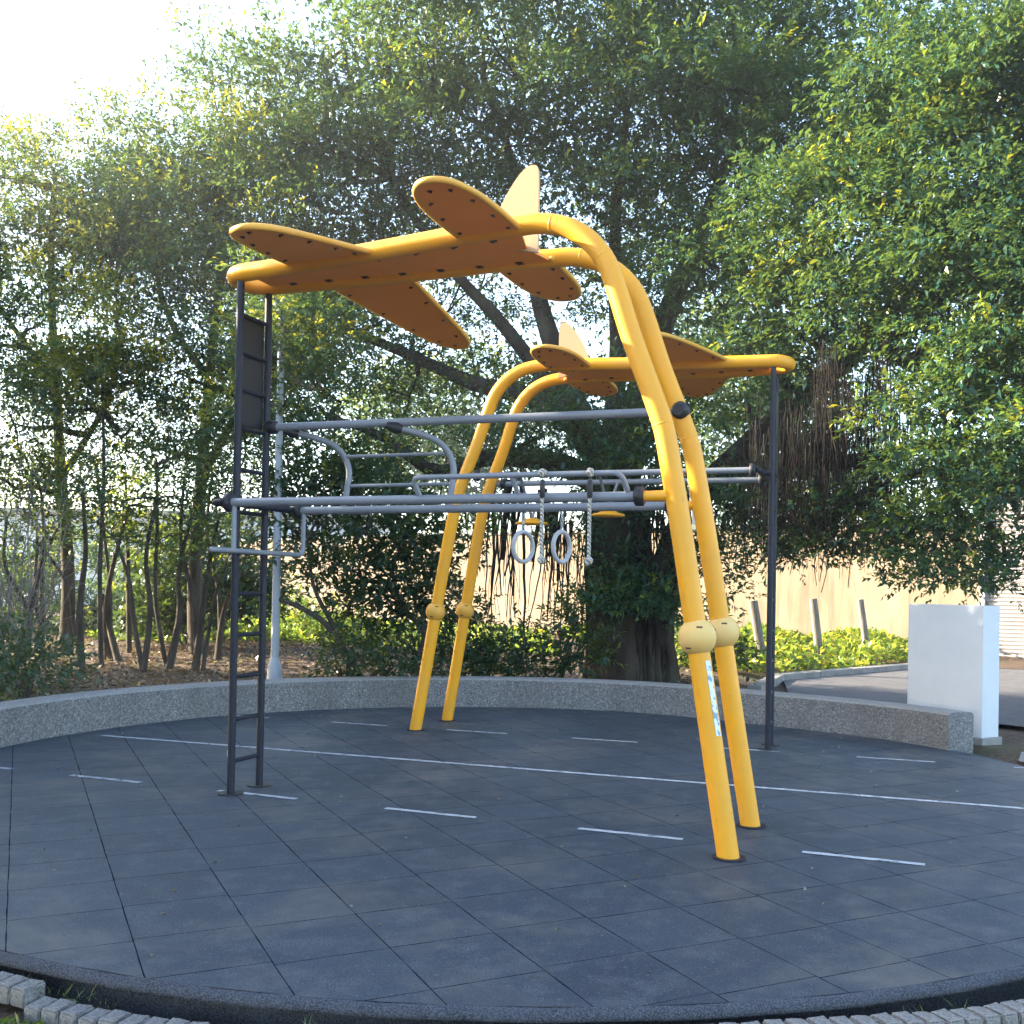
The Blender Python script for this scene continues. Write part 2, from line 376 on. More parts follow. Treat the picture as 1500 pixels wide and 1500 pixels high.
def crown(name, blobs, mat, parent, leaf_len=.10, per_shoot=8, density=40, cs=1.0, young_p=.10, hang=0.0, shoot_len=.34, yellow_bias=None, rel=None, gap=.0, fill=1.0, up=.25):
    """blobs: (centre, radius). Each blob carries domed clumps; every clump carries shoots of single leaves; loose inner leaves close the middle."""
    PP, DD, LL, TT, YY = [], [], [], [], []
    clumps = []
    for bl in blobs:
        c, R = np.array(bl[0], float), bl[1]
        m = max(3, int(10.5 * R * R / cs ** 2))
        d = unit(rng.normal(0, 1, (m, 3))); rr = R * (.78 + .36 * rng.random(m))
        for q in c + d * rr[:, None] * np.array([1, 1, .8]):
            if rng.random() < gap: continue
            clumps.append((q, cs * (.30 + .36 * rng.random())))
        n = int(fill * 230 * R * R)
        if n:
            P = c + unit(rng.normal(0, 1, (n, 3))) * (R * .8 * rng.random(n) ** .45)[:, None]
            PP.append(P); DD.append(unit(rng.normal(0, 1, (n, 3)))); LL.append(leaf_len * (1.2 + .6 * rng.random(n))); TT.append(rng.random(n) * .3); YY.append(np.zeros(n))  # low tints paint the shade of the crown core into inner leaves
    for q, r in clumps:
        n = max(6, int(density * (r / .5) ** 2 / max(cs, 1) ** 2 * (.7 + .6 * rng.random())))
        d = rng.normal(0, 1, (n, 3)); d[:, 2] = np.abs(d[:, 2]) * 1.0 - .30; d = unit(d)
        P = q + d * (r * (.45 + .6 * rng.random(n)))[:, None] * np.array([1, 1, .62])
        o = unit(d + rng.normal(0, .32, (n, 3)) + np.array([0, 0, up - hang]))
        ctint = rng.random() ** 1.2 * .75 - .1; cy = young_p * (.1 + 4 * rng.random() ** 3)
        if yellow_bias: cy = min(1, cy + yellow_bias(q))
        isy = (rng.random(n) < cy) & (d[:, 2] > -.1)
        for k in range(per_shoot):
            t = (k + rng.random(n) * .6) / per_shoot
            pos = P + o * (shoot_len * t)[:, None]; pos[:, 2] -= (.12 + hang) * t * t * shoot_len
            side = unit(np.cross(o, rng.normal(0, 1, (n, 3))))
            dr = unit(o * (.45 + .7 * t)[:, None] + side * .8 + np.array([0, 0, -.22 - hang]))
            PP.append(pos); DD.append(dr); LL.append(leaf_len * (.45 + .95 * rng.random(n) ** 1.3))
            TT.append(np.clip(ctint + .45 * rng.random(n), 0, 1)); YY.append(isy * (.2 + .8 * t) * (.6 + .4 * rng.random(n)))
    P = np.concatenate(PP); D = np.concatenate(DD); L = np.concatenate(LL)
    if rel is not None: P = P - np.array(rel)
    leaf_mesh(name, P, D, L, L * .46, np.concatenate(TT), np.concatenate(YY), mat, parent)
    return clumps
def limb(mb, a, b, r0, r1, wob=.12, k=6, n=9, sag=0.0):
    a, b = Vector(a), Vector(b); ln = (b - a).length; pts = []
    for i in range(k + 1):
        t = i / k; p = a.lerp(b, t)
        w = wob * ln * math.sin(PI * t) * .6
        pts.append(p + Vector((random.uniform(-w, w), random.uniform(-w, w), random.uniform(-w, w) * .6 + sag * ln * math.sin(PI * t))))
    pts = catmull(pts, 3); m = len(pts)
    mb.tube(pts, [r0 + (r1 - r0) * (i / (m - 1)) ** .8 for i in range(m)], n, caps=True); return pts
def twigs(mb, clumps, starts, rel, r=.02, frac=.8):
    for q, cr in clumps:
        if random.random() > frac: continue
        q = Vector(q) - Vector(rel)
        s = min(starts, key=lambda p: (p - q).length)
        if (s - q).length < .15 or (s - q).length > 3.2: continue
        limb(mb, s, q, r * (1 + .5 * (s - q).length), .006, .10, 3, 5)

# ------------------------------------------------------------------ the setting
CC = Vector((0, 8.72, 0))
def radial(phi, R, z): return Vector((CC.x + R * math.sin(phi), CC.y + R * math.cos(phi), z))
def smooth(a, b, x): t = min(max((x - a) / (b - a), 0), 1); return t * t * (3 - 2 * t)
def gz(x, y):
    """height of the earth"""
    d = math.hypot(x - CC.x, y - CC.y)
    z = -.16 + .03 * smooth(5.2, 4.4, y) * smooth(5.08, 5.2, d)
    z += .30 * smooth(11.5, 13.0, y + .25 * abs(x + 2)) * smooth(4.2, 2.2, x - .25 * max(y - 12, 0)) * smooth(4.7, 5.0, d) if y > 8 else 0
    if y <= 13 and x < -3 and d > 4.75: z = max(z, -.16 + .30 * smooth(8.0, 9.6, y))
    if x > 2 and y > 9: z = max(z, -.16 + .15 * smooth(8.5, 10.5, y))
    z += .5 * smooth(20, 29, y) * smooth(4, 9, x) + .25 * smooth(16, 26, y) * smooth(2, -4, x)
    if d < 4.9: z = -.20
    return z + .02 * math.sin(2.1 * x + 1.3 * y) * math.cos(1.7 * y - .6 * x) * (d > 5.6)
gx = sorted(set([round(-26 + .5 * i, 3) for i in range(105)] + [-900, -400, -150, -80, -45, 45, 80, 150, 400, 900]))
gy = sorted(set([round(-4 + .5 * i, 3) for i in range(95)] + [-200, -60, -20, 60, 90, 150, 300, 600, 1500]))
gv = [(x, y, gz(x, y)) for y in gy for x in gx]; nx = len(gx)
struct(mesh_obj('ground', gv, [(j * nx + i, j * nx + i + 1, (j + 1) * nx + i + 1, (j + 1) * nx + i) for j in range(len(gy) - 1) for i in range(nx - 1)], MAT['soil'], smooth=True))

# rubber floor: flat disc + soft rounded edge
RF = 4.85
n = 192
fl = MB(); V = [radial(2 * PI * i / n, RF, 0) for i in range(n)]
fl.add(V, [tuple(reversed(range(n)))], False)
floor = struct(fl.build('rubber_floor', MAT['tiles']))
lp = MB(); prof = [(RF, -.001), (RF + .014, -.004), (RF + .028, -.016), (RF + .036, -.030), (RF + .034, -.046), (RF + .015, -.052), (RF - .045, -.06), (RF - .05, -.26)]
V = [radial(2 * PI * i / n, R, z + .002 * math.sin(i * 1.7)) for (R, z) in prof for i in range(n)]
lp.add(V, [(k * n + i, k * n + (i + 1) % n, (k + 1) * n + (i + 1) % n, (k + 1) * n + i) for k in range(len(prof) - 1) for i in range(n)], True)
lp.build('rubber_edge', MAT['lip'], floor)
# painted markings: worn strips, cut as sheets just above the rubber
TH = math.radians(-21.2); UU = Vector((math.cos(TH), math.sin(TH), 0)); NN = Vector((-math.sin(TH), math.cos(TH), 0))
def strip(name, a, b, w):
    a, b = Vector(a), Vector(b); d = (b - a).normalized(); s = Vector((-d.y, d.x, 0)); m = max(2, int((b - a).length / .06)); V = []
    for i in range(m + 1):
        p = a + d * ((b - a).length * i / m); e = random.uniform(-.003, .003); f = random.uniform(-.003, .003)
        V += [p + s * (w / 2 + e) + Vector((0, 0, .004)), p - s * (w / 2 + f) + Vector((0, 0, .004))]
    return mesh_obj(name, V, [(2 * i, 2 * i + 1, 2 * i + 3, 2 * i + 2) for i in range(m)], MAT['line'], floor)
strip('centre_line', (-4.12, 10.42, 0), (4.05, 7.56, 0), .06)
d1 = Vector((2.42 + 3.51, 6.0 - 8.27, 0)).normalized(); s1 = Vector((-3.51, 8.27, 0))
for i in range(-1, 6):
    if i == -1: strip('dash', s1 + d1 * (-1.31 + .25), s1 + d1 * (-1.31 + .68), .055)
    else: strip('dash', s1 + d1 * (1.418 * i), s1 + d1 * (1.418 * i + .69), .055)
d2 = Vector((4.62 + 2.03, 9.5 - 11.76, 0)).normalized(); s2 = Vector((-2.03, 11.74, 0))
for i in range(-1, 5): strip('dash', s2 + d2 * (1.42 * i), s2 + d2 * (1.42 * i + (.70 if i >= 0 else .6)), .055)
strip('dash', s2 + d2 * 7.05, s2 + d2 * 7.25, .055)

# curved seat wall
def rw(phi): return 4.80 - .22 * math.exp(-((phi - .72) / .28) ** 2)
wl = MB(); ph0, ph1 = -2.05, 1.20; m = 90; V = []
sec = [(0, -.25), (0, .352), (.022, .374), (.05, .38), (.28, .38), (.31, .37), (.325, .34), (.325, -.25)]
for i in range(m + 1):
    ph = ph0 + (ph1 - ph0) * i / m
    V += [radial(ph, rw(ph) + a, z) for a, z in sec]
k = len(sec)
wl.add(V, [(i * k + j, i * k + j + 1, (i + 1) * k + j + 1, (i + 1) * k + j) for i in range(m) for j in range(k - 1)], False)
wl.add(V[:k], [tuple(range(k))], False); wl.add(V[-k:], [tuple(reversed(range(k)))], False)
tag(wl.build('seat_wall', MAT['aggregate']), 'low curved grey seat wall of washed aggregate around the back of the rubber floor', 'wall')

# road and its edging at the right
rd = [(3.6, 12.9), (4.2, 15.5), (4.75, 17.9), (8.35, 21.3), (13, 25.6), (30, 30), (40, 10), (9.5, 8.0), (6.6, 11.3), (5.9, 12.3), (5.0, 12.4)]
struct(mesh_obj('road', [(x, y, .045) for x, y in rd], [tuple(range(len(rd)))], MAT['asphalt']))
kb = MB()
def kerbrun(a, b, w=.22, h=.09, z=.0):
    a, b = Vector((*a, 0)), Vector((*b, 0)); L = (b - a).length; ang = math.atan2(b.y - a.y, b.x - a.x); m = max(1, int(L / 1.0))
    for i in range(m):
        c = a.lerp(b, (i + .5) / m); kb.box((c.x, c.y, z + h / 2), L / m - .008, w, h + .1, Matrix.Rotation(ang, 3, 'Z'), .012)
kerbrun((3.75, 15.8), (4.7, 18.05)); kerbrun((4.7, 18.1), (8.35, 21.5)); kerbrun((8.35, 21.55), (12.3, 25.0))
struct(kb.build('kerb', MAT['kerb']))
pv = [(5.15, 10.35), (5.6, 10.65), (7.6, 10.9), (7.6, 8.6), (5.05, 8.9), (4.85, 9.8)]
struct(mesh_obj('pavement', [(x, y, .012) for x, y in pv], [tuple(reversed(range(len(pv))))], MAT['kerb']))

# brick edging near the camera
bricks = []
def brick(name_src=None):
    mb = MB(); bm = bmesh.new(); bmesh.ops.create_cube(bm, size=1)
    for v in bm.verts: v.co = Vector((v.co.x * .080, v.co.y * .110, v.co.z * .075))
    bmesh.ops.bevel(bm, geom=bm.edges[:], offset=.007, segments=2, affect='EDGES')
    bmesh.ops.subdivide_edges(bm, edges=bm.edges[:], cuts=1)
    for v in bm.verts: v.co += Vector([random.uniform(-.002, .002) for _ in range(3)])
    bm.verts.ensure_lookup_table(); bm.verts.index_update()
    mb.add([v.co for v in bm.verts], [tuple(v.index for v in f.verts) for f in bm.faces], False); bm.free()
    return mb.build('edging_brick', MAT['brick'])
src = [brick() for _ in range(3)]
first = {0: True, 1: True, 2: True}; ph = PI + .72; kx = 0
def place_brick(ph, R, z, label, group, tilt):
    global kx
    s = src[kx % 3]; o = s if first[kx % 3] else s.copy()
    if not first[kx % 3]: COL.objects.link(o)
    first[kx % 3] = False; kx += 1
    p = radial(ph, R, z); o.location = p
    o.rotation_euler = (random.uniform(-.03, .03) + tilt, random.uniform(-.03, .03), -ph + random.uniform(-.02, .02))
    tag(o, label, 'brick', group); bricks.append(o)
R0 = 5.02
while ph > PI + .385:
    place_brick(ph, 4.965, -.090, 'grey edging brick laid higher at the left end of the brick edging', 'raised edging bricks', 0); ph -= .085 / 4.97
ph -= .004
while ph > PI - .62:
    q = PI - ph
    zt = -.135 + .06 * smooth(-.2, .06, q) - .02 * smooth(.25, .4, q); R = 4.995 + .05 * smooth(.2, .4, q)
    place_brick(ph, R, zt + random.uniform(-.006, .006), 'grey edging brick set low in the row along the floor rim', 'low edging bricks', 0); ph -= (.084 + random.uniform(0, .006)) / R

# ------------------------------------------------------------------ the two aeroplane climbing frames
def abz(a, b, z): return Vector((a, b, z))
PROF = [(.06, 3.885), (.9, 3.895), (1.85, 3.925), (2.25, 3.93), (2.44, 3.922), (2.62, 3.87), (2.77, 3.765), (2.88, 3.62), (2.96, 3.42), (3.06, 3.12), (3.20, 2.76), (3.265, 2.58), (3.305, 2.40), (3.40, 1.88), (3.50, 1.27), (3.60, .65), (3.715, -.05)]
LEN = 3.72
def bb(a): return .18 + .27 * a / LEN
def outline(pts, k=5): return catmull([(p[0], p[1], 0) for p in pts], k)
WING = [(.44, .20), (.52, .5), (.64, .9), (.76, 1.25), (.86, 1.46), (.98, 1.56), (1.08, 1.54), (1.14, 1.40), (1.155, 1.1), (1.155, .7), (1.155, .24)]
TAILW = [(1.845, .26), (1.845, .6), (1.86, .9), (1.91, 1.12), (2.0, 1.25), (2.10, 1.27), (2.19, 1.20), (2.25, 1.02), (2.275, .8), (2.285, .5), (2.285, .28)]
def wing(name, pts, side, zf, root, bolt_pts):
    o = outline(pts, 4)
    P = [Vector((p.x, side * p.y, zf(abs(p.y)))) for p in o]
    c = sum(P, Vector()) / len(P)
    inn = [p + (c - p).normalized() * .012 for p in P]
    mb = MB(); mb.plate([p + Vector((0, 0, .014)) for p in inn], [p - Vector((0, 0, .012)) for p in inn])
    w = mb.build(name, MAT['orange'], root)
    rim = MB(); rim.tube(P, .021, 8, rounded=True); rim.build('rim', MAT['yellow_trim'], w)
    for i, (ba, b_) in enumerate(bolt_pts):
        q = Vector((ba, side * b_, zf(b_) - .016)); bm_ = MB(); bm_.tube([q, q - Vector((0, 0, .012))], .009, 7); bm_.box(q + Vector((random.uniform(-.01, .01), 0, -.002)), .027, .018, .005); bm_.build('bolt', MAT['bolt'], w)
    return w
WB = [(.55, .45), (.66, .80), (.77, 1.12), (.88, 1.38), (1.00, 1.48), (1.09, 1.30), (1.10, 1.0), (1.10, .68), (1.10, .42)]
TB = [(1.90, .45), (1.90, .72), (1.94, .98), (2.03, 1.16), (2.15, 1.14), (2.21, .95), (2.235, .68), (2.24, .45)]
def frame(name, label, origin, rz, near):
    root = thing(name, label, 'climbing frame', origin, rz, 'aeroplane climbing frames')
    Y, G, Bk, Nv = MAT['yellow'], MAT['grey'], MAT['black'], MAT['navy']
    # bent tube frame: leg - top - nose - top - leg in one run
    pr = catmull([(a, 0, z) for a, z in PROF], 5)
    side = [Vector((p.x, -bb(p.x), p.z)) for p in pr]
    nose = [Vector((.02 - .165 * math.sin(t), -.184 * math.cos(t), 3.884)) for t in [PI * i / 14 for i in range(1, 14)]]
    path = list(reversed(side)) + nose + [Vector((p.x, -p.y, p.z)) for p in side]
    tb = MB(); tb.tube(path, .0655, 20)
    for frac in (.06, .145, .27, .335, .665, .73, .855, .94):
        k_ = int(frac * (len(path) - 1)); p_, q_ = path[k_], path[k_ + 1]; d_ = (q_ - p_).normalized()
        tb.tube([p_ - d_ * .006, p_ - d_ * .003, p_ + d_ * .003, p_ + d_ * .006], [.0655, .0672, .0672, .0655], 20)
    tf = tb.build('tube_frame', Y, root)
    for s in (-1, 1):
        c = Vector((3.50, s * bb(3.5), 1.295))
        m = MB(); m.sphere(c, .116 if near else .108, 24); b = m.build('ball_joint', MAT['ball_pale'] if near else MAT['ball_yellow'], tf)
        dirs = [(.25, -.80, .55), (-.315, -.767, -.55), (.8, .3, .4)] if near else [(-.428, .718, .55), (.054, .866, -.5)]
        R = .116 if near else .108
        for dd in dirs:
            d = Vector(dd).normalized(); xa = Vector((0, 0, 1)).cross(d).normalized(); ya = d.cross(xa)
            q = Matrix((xa, ya, d)).transposed(); m = MB(); m.box(c + d * (R - .003), .036, .012, .009, q, .003); m.build('slot', MAT['bolt'], b)
        m = MB(); m.tube([c + Vector((R * 1.002 * math.cos(2 * PI * i / 40) * .995, R * 1.002 * .05, R * 1.002 * math.sin(2 * PI * i / 40) * .995)) for i in range(41)], .0012, 5, caps=False); m.build('seam', MAT['bolt'], b)
        mm = MB(); p = Vector((3.71, s * bb(3.71), 0))
        mm.tube([p + Vector((0, 0, .002)), p + Vector((0, 0, .010))], .098, 24); mm.build('base_plate', MAT['navy'], tf)
    # fuselage board under the two top tubes
    m = MB(); L = [(.05, .12)] + [(a, bb(a) - .02) for a in (.3, .8, 1.3, 1.8, 2.28)]
    out_ = [(a, -b, 3.865 + .012 * a) for a, b in L] + [(2.20, 0, 3.892)] + [(a, b, 3.865 + .012 * a) for a, b in reversed(L)]
    m.plate([Vector(p) + Vector((0, 0, .02)) for p in out_], [Vector(p) for p in out_])
    fu = m.build('fuselage_board', MAT['orange'], root)
    for a in (.25, .55, .85, 1.15, 1.45, 1.75, 2.05):
        for s in (-1, 1):
            q = Vector((a, s * (bb(a) - .085), 3.862 + .012 * a)); m = MB(); m.tube([q + Vector((0, 0, .004)), q - Vector((0, 0, .012))], .013, 7); m.box(q + Vector((0, s * .015, 0)), .05, .06, .006); m.build('bolt', MAT['bolt'], fu)
    zw = (lambda b: 3.905 - .185 * max(b - .2, 0)) if near else (lambda b: 3.912 - .01 * max(b - .2, 0))
    for s in (-1, 1): wing('wing', WING, s, zw, root, WB)
    for s in (-1, 1): wing('tail_wing', TAILW, s, lambda b: 3.905, root, TB)
    m = MB(); FN = catmull([(1.90, 3.93, 0), (1.96, 4.10, 0), (2.03, 4.25, 0), (2.12, 4.385, 0), (2.19, 4.45, 0), (2.245, 4.462, 0), (2.278, 4.42, 0), (2.283, 4.2, 0), (2.283, 3.86, 0)], 4)
    m.plate([Vector((p.x, -.014, p.y)) for p in FN], [Vector((p.x, .014, p.y)) for p in FN]); m.build('tail_fin', MAT['pale_board'], root)
    # ladder
    lad = bpy.data.objects.new('ladder', None); COL.objects.link(lad); lad.parent = root
    for s in (-1, 1):
        m = MB(); m.tube([(-.01, s * .18, 0), (-.01, s * .18, 3.85)], .0285, 14); po = m.build('post', Nv, lad)
        m = MB(); m.tube([(-.01, s * .18, .002), (-.01, s * .18, .009)], .095, 22); m.build('base_plate', MAT['black'], po)
    for z in (.24, .55, .87, 1.18, 1.49, 1.80, 2.10, 2.42, 2.73, 3.02, 3.30, 3.58):
        m = MB(); m.tube([(-.012, -.17, z), (-.012, .17, z)], .0165, 10); m.build('rung', Nv, lad)
    m = MB(); m.box((-.034, 0, 3.17), .012, .305, .82, None, .003); m.build('backing_board', MAT['black'], lad)
    if near:
        m = MB(); m.box((-.038, -.185, .30), .003, .02, .05); m.build('sticker', MAT['white_paint'], lad)
    rb = .43
    def flange(p, ax, r=.062, t=.05, nm='clamp'):
        p = Vector(p); ax = Vector(ax).normalized(); q = MB(); q.tube([p - ax * t / 2, p - ax * t / 2.6, p + ax * t / 2.6, p + ax * t / 2], [r * .8, r, r, r * .8], 14); return q
    if near:
        # two low rails, one on each side, on a dark cross bar
        for s in (-1, 1):
            z = 2.145 if s < 0 else 2.155
            m = MB(); m.tube([(.13, s * .45, z), (3.13, s * rb, z)], .031, 16, rounded=True); r_ = m.build('rail', G, root)
            flange((.13, s * .45, z), (1, 0, 0), .068).build('clamp', Bk, r_)
            flange((3.13, s * rb, z), (1, 0, 0), .060, .06).build('clamp', Bk, r_)
            m = MB(); m.tube([(3.15, s * rb, z), (3.37, s * rb, z)], .033, 14); m.build('stub', Y, tf)
        m = MB(); m.tube([(.02, -.45, 2.145), (.10, -.45, 2.145), (.12, -.45, 2.145)], .03, 14, rounded=True)
        m.tube([(.085, -.47, 2.15), (.085, .47, 2.155)], .028, 14, rounded=True); m.build('cross_bar', Nv, lad)
        # trapeze loop below the cross bar
        m = MB(); m.tube(fillet([(.17, .45, 2.15), (.17, .45, 1.80), (.17, -.70, 1.80)], .07), .0185, 12, rounded=True)
        m.tube([(.17, -.45, 2.14), (.17, -.45, 1.80)], .0185, 12); m.build('trapeze_loop', G, root)
        # upper rail from the ladder to the leg at the back
        m = MB(); m.tube([(.01, .19, 2.785), (3.215, bb(3.21) - .02, 2.80)], .031, 16); ur = m.build('upper_rail', G, root)
        flange((.03, .19, 2.785), (1, .07, 0), .052, .10).build('clamp', Bk, ur)
        q = MB(); q.tube([(3.20, bb(3.2) - .10, 2.80), (3.205, bb(3.2) - .075, 2.80), (3.215, bb(3.2) + .0, 2.80)], [.040, .062, .05], 14); q.build('clamp', Bk, ur)
        # curved back rest between the upper and the lower rail
        P0 = [(.20, .24, 2.745), (.33, .30, 2.715), (.46, .40, 2.66), (.53, .46, 2.57), (.565, .47, 2.46), (.56, .46, 2.34), (.535, .45, 2.17)]
        br = MB()
        for da in (0, .90): br.tube(catmull([(a + da, b, z) for a, b, z in P0], 5), .024, 12)
        for z, a in ((2.575, .53), (2.345, .56)): br.tube([(a, .46, z), (a + .9, .46, z)], .014, 10)
        bo = br.build('back_rest', G, root)
        for da in (0, .90):
            m = MB(); m.tube([(.13 + da, .215, 2.765), (.20 + da, .24, 2.745), (.235 + da, .258, 2.735)], [.028, .046, .030], 12); m.build('clamp', Bk, bo)
        # long push-up handle above the front rail
        m = MB(); hz, hb = 2.285, -.50
        m.tube(fillet([(1.64, -.445, 2.165), (1.61, hb, hz), (3.03, hb, hz), (3.06, -.435, 2.165)], .06), .0185, 12)
        m.tube([(2.34, -.44, 2.165), (2.31, hb, hz)], .0165, 10); m.build('hand_bar', G, root)
        m = MB(); p = Vector((3.545, bb(3.545) * -1, 0))
        # information sticker wrapped on the near leg
        rows = []
        for t in range(9):
            z = 1.16 - t * .055; a = 3.518 + (1.16 - z) * .165
            for k2 in range(4):
                an = math.radians(-52 + 11 * k2); rows.append((a + .0675 * math.cos(an), -bb(a) + .0675 * math.sin(an), z))
        mesh_obj('sticker', rows, [(i * 4 + j, i * 4 + j + 1, (i + 1) * 4 + j + 1, (i + 1) * 4 + j) for i in range(8) for j in range(3)], MAT['sticker'], tf, True)
    else:
        for s in (-1, 1):
            m = MB(); m.tube([(.16, s * .45, 2.765), (3.20, s * .43, 2.765)], .031, 16); r_ = m.build('rail', G, root)
            flange((.15, s * .45, 2.765), (1, 0, 0), .068, .06).build('clamp', Bk, r_)
            flange((3.05, s * .43, 2.765), (1, 0, 0), .060, .06).build('clamp', Bk, r_)
        m = MB(); m.tube([(.09, -.47, 2.765), (.09, .47, 2.765)], .028, 14, rounded=True); m.tube([(-.01, .18, 2.765), (.09, .18, 2.765)], .026, 12); m.build('cross_bar', Nv, lad)
    return root
def sticker_mat():
    m, nt, out = new_mat('printed_sticker')
    a = noise(nt, 45, 2, .5, stretch=(1, 1, .6)); b = noise(nt, 9, 2)
    c = ramp(nt, a, [(.54, (.62, .70, .74)), (.58, (.16, .28, .38))])
    principled(nt, out, c, .35); return m
MAT['sticker'] = sticker_mat()
A0 = Vector((-1.99, 7.83, 0)); A1 = Vector((2.627, 10.44, 0)); TF = math.radians(-19.0); UF = Vector((math.cos(TF), math.sin(TF), 0)); NF = Vector((-math.sin(TF), math.cos(TF), 0))
near = frame('aeroplane_gym', 'nearer yellow aeroplane climbing frame with its nose and dark ladder at the left', A0, TH, True)
far = frame('aeroplane_gym', 'farther yellow aeroplane climbing frame with its nose on the dark post at the right', A1, TF + PI, False)
def LN(a, b, z): return A0 + UU * a + NN * b + Vector((0, 0, z))
def LF(a, b, z): return A1 - UF * a - NF * b + Vector((0, 0, z))

# rings, ropes and hanging discs
for k, (a, lab) in enumerate(((2.05, 'grey gym ring on a short chain, left one of the pair under the front rails'), (2.345, 'grey gym ring on a short chain, right one of the pair under the front rails'))):
    t = thing('gym_ring', lab, 'gym ring', LN(a, .43, 1.87), 0, 'gym rings')
    m = MB(); hd = Vector((.66, .75, 0)).normalized() if k == 0 else Vector((.58, .81, 0)).normalized()
    pts = [hd * (.109 * math.cos(2 * PI * i / 36)) + Vector((0, 0, .109 * math.sin(2 * PI * i / 36))) for i in range(37)]
    m.tube(pts, .0165, 12, caps=False); m.build('ring', MAT['ring'], t)
    ch = MB(); z = .128; i = 0
    while z < .255:
        hv = hd if i % 2 else Vector((-hd.y, hd.x, 0))
        ch.tube([hv * (.011 * math.cos(2 * PI * j / 12)) + Vector((0, 0, z + .019 * math.sin(2 * PI * j / 12))) for j in range(13)], .0035, 6, caps=False); z += .030; i += 1
    ch.build('chain', MAT['galv'], t)
for a, z0, lab in ((2.53, 1.75, 'white knotted climbing rope between the two grey rings'), (2.84, 1.745, 'white knotted climbing rope right of both grey rings')):
    t = thing('climbing_rope', lab, 'rope', LN(a, -.522, z0), 0, 'climbing ropes')
    m = MB(); pts = [(random.uniform(-.004, .004), random.uniform(-.004, .004), z) for z in np.linspace(0, .50, 14)]
    for strand in range(3):
        sp = [(.0052 * math.cos(2 * PI * (z / .05) + 2.094 * strand), .0052 * math.sin(2 * PI * (z / .05) + 2.094 * strand), z) for z in np.linspace(0, .5, 90)]
        m.tube(sp, .0075, 6)
    m.build('rope', MAT['rope'], t)
    for zz, r, nm in ((0.0, .024, 'knot'), (.545, .026, 'knot')):
        m = MB()
        m.sphere((0, 0, zz), r * .62, 10)
        for q in range(4):
            ax = Vector((random.uniform(-1, 1), random.uniform(-1, 1), random.uniform(-.6, .6))).normalized(); e1 = ax.orthogonal().normalized(); e2 = ax.cross(e1)
            m.tube([Vector((0, 0, zz)) + (e1 * math.cos(2 * PI * i / 14) + e2 * math.sin(2 * PI * i / 14)) * r * .62 + ax * random.uniform(-.006, .006) for i in range(15)], .012, 7, caps=False)
        m.tube([(0, 0, zz), (random.uniform(-.02, .02), -.01, zz - r * 1.1)], [.011, .014], 6); m.build('knot', MAT['rope'], t)
    m = MB(); m.tube([(0, 0, .385), (0, 0, .40), (0, 0, .485), (0, 0, .50)], [.012, .0175, .0175, .012], 10); m.build('wrap', MAT['black'], t)
for (px, py, lab, mt) in ((779, 765, 'yellow hanging disc on grey straps left of the rings', 'yellow'), (891, 753, 'yellow hanging disc behind the front rails right of the ropes', 'yellow'), (1017, 775, 'cream hanging disc on pale straps between the near yellow legs', 'cream_plastic')):
    # on the centre line of the farther frame, at the height it is seen
    d = at(px, py, 1) - Vector((0, 0, HCAM)); tt = (A1.dot(NF)) / d.dot(NF)
    P = Vector((0, 0, HCAM)) + d * tt
    t = thing('hanging_disc', lab, 'hanging disc', P, TF + PI, 'hanging discs')
    m = MB(); R = .18
    ring = [(.03, .045), (.07, .04), (R * .62, .012), (R * .94, 0), (R, -.012), (R * .94, -.026), (.05, -.03)]
    m.tube([(0, 0, z) for r, z in ring], [r for r, z in ring], 28); m.build('disc', MAT[mt], t)
    for s in (-1, 1):
        m = MB(); top = Vector((0, s * .43, 2.765 - P.z)); m.tube([(0, s * .02, .03), (0, s * .05, .09), top], .017, 8); m.build('strap', MAT['white_paint' if mt != 'yellow' else 'grey'], t)

# ------------------------------------------------------------------ objects at the right
c1, c2 = Vector((5.02, 10.94, 0)), Vector((5.255, 11.06, 0)); w = (c2 - c1); dep = Vector((-w.y, w.x, 0)).normalized() * 1.0
bx = MB(); cen = c1 + w / 2 + dep / 2; rot = Matrix.Rotation(math.atan2(w.y, w.x), 3, 'Z')
bt = thing('white_cabinet', 'tall plain white rectangular cabinet behind the right end of the seat wall', 'cabinet', (cen.x, cen.y, 0))
bx.box((0, 0, .765), w.length, 1.0, 1.41, rot, .006); bx.build('body', MAT['white_paint'], bt)
b2 = MB(); b2.box((0, 0, .01), w.length + .05, 1.06, .11, rot, .01); b2.build('plinth', MAT['kerb'], bt)
for (x0, y0, x1, y1, Y, sw, lab) in ((1122, 985, 1103, 880, 19.6, .15, 'weathered wooden stake leaning left, nearest the dark post'), (1203, 975, 1191, 877, 22.3, .145, 'weathered wooden stake in the middle of three by the beige wall'), (1274, 972, 1260, 878, 22.6, .12, 'thin weathered wooden stake nearest the white cabinet')):
    b = at(x0, y0, Y); tpt = at(x1, y1, Y); b.z -= .25; m = MB(); d = (tpt - b)
    m.tube([b - b, (d * .5) + Vector((.01, 0, 0)), d], [sw * .72, sw * .70, sw * .66], 4)
    o = m.build('wooden_stake', MAT['stake'], None); o.location = b; tag(o, lab, 'stake', 'wooden stakes')
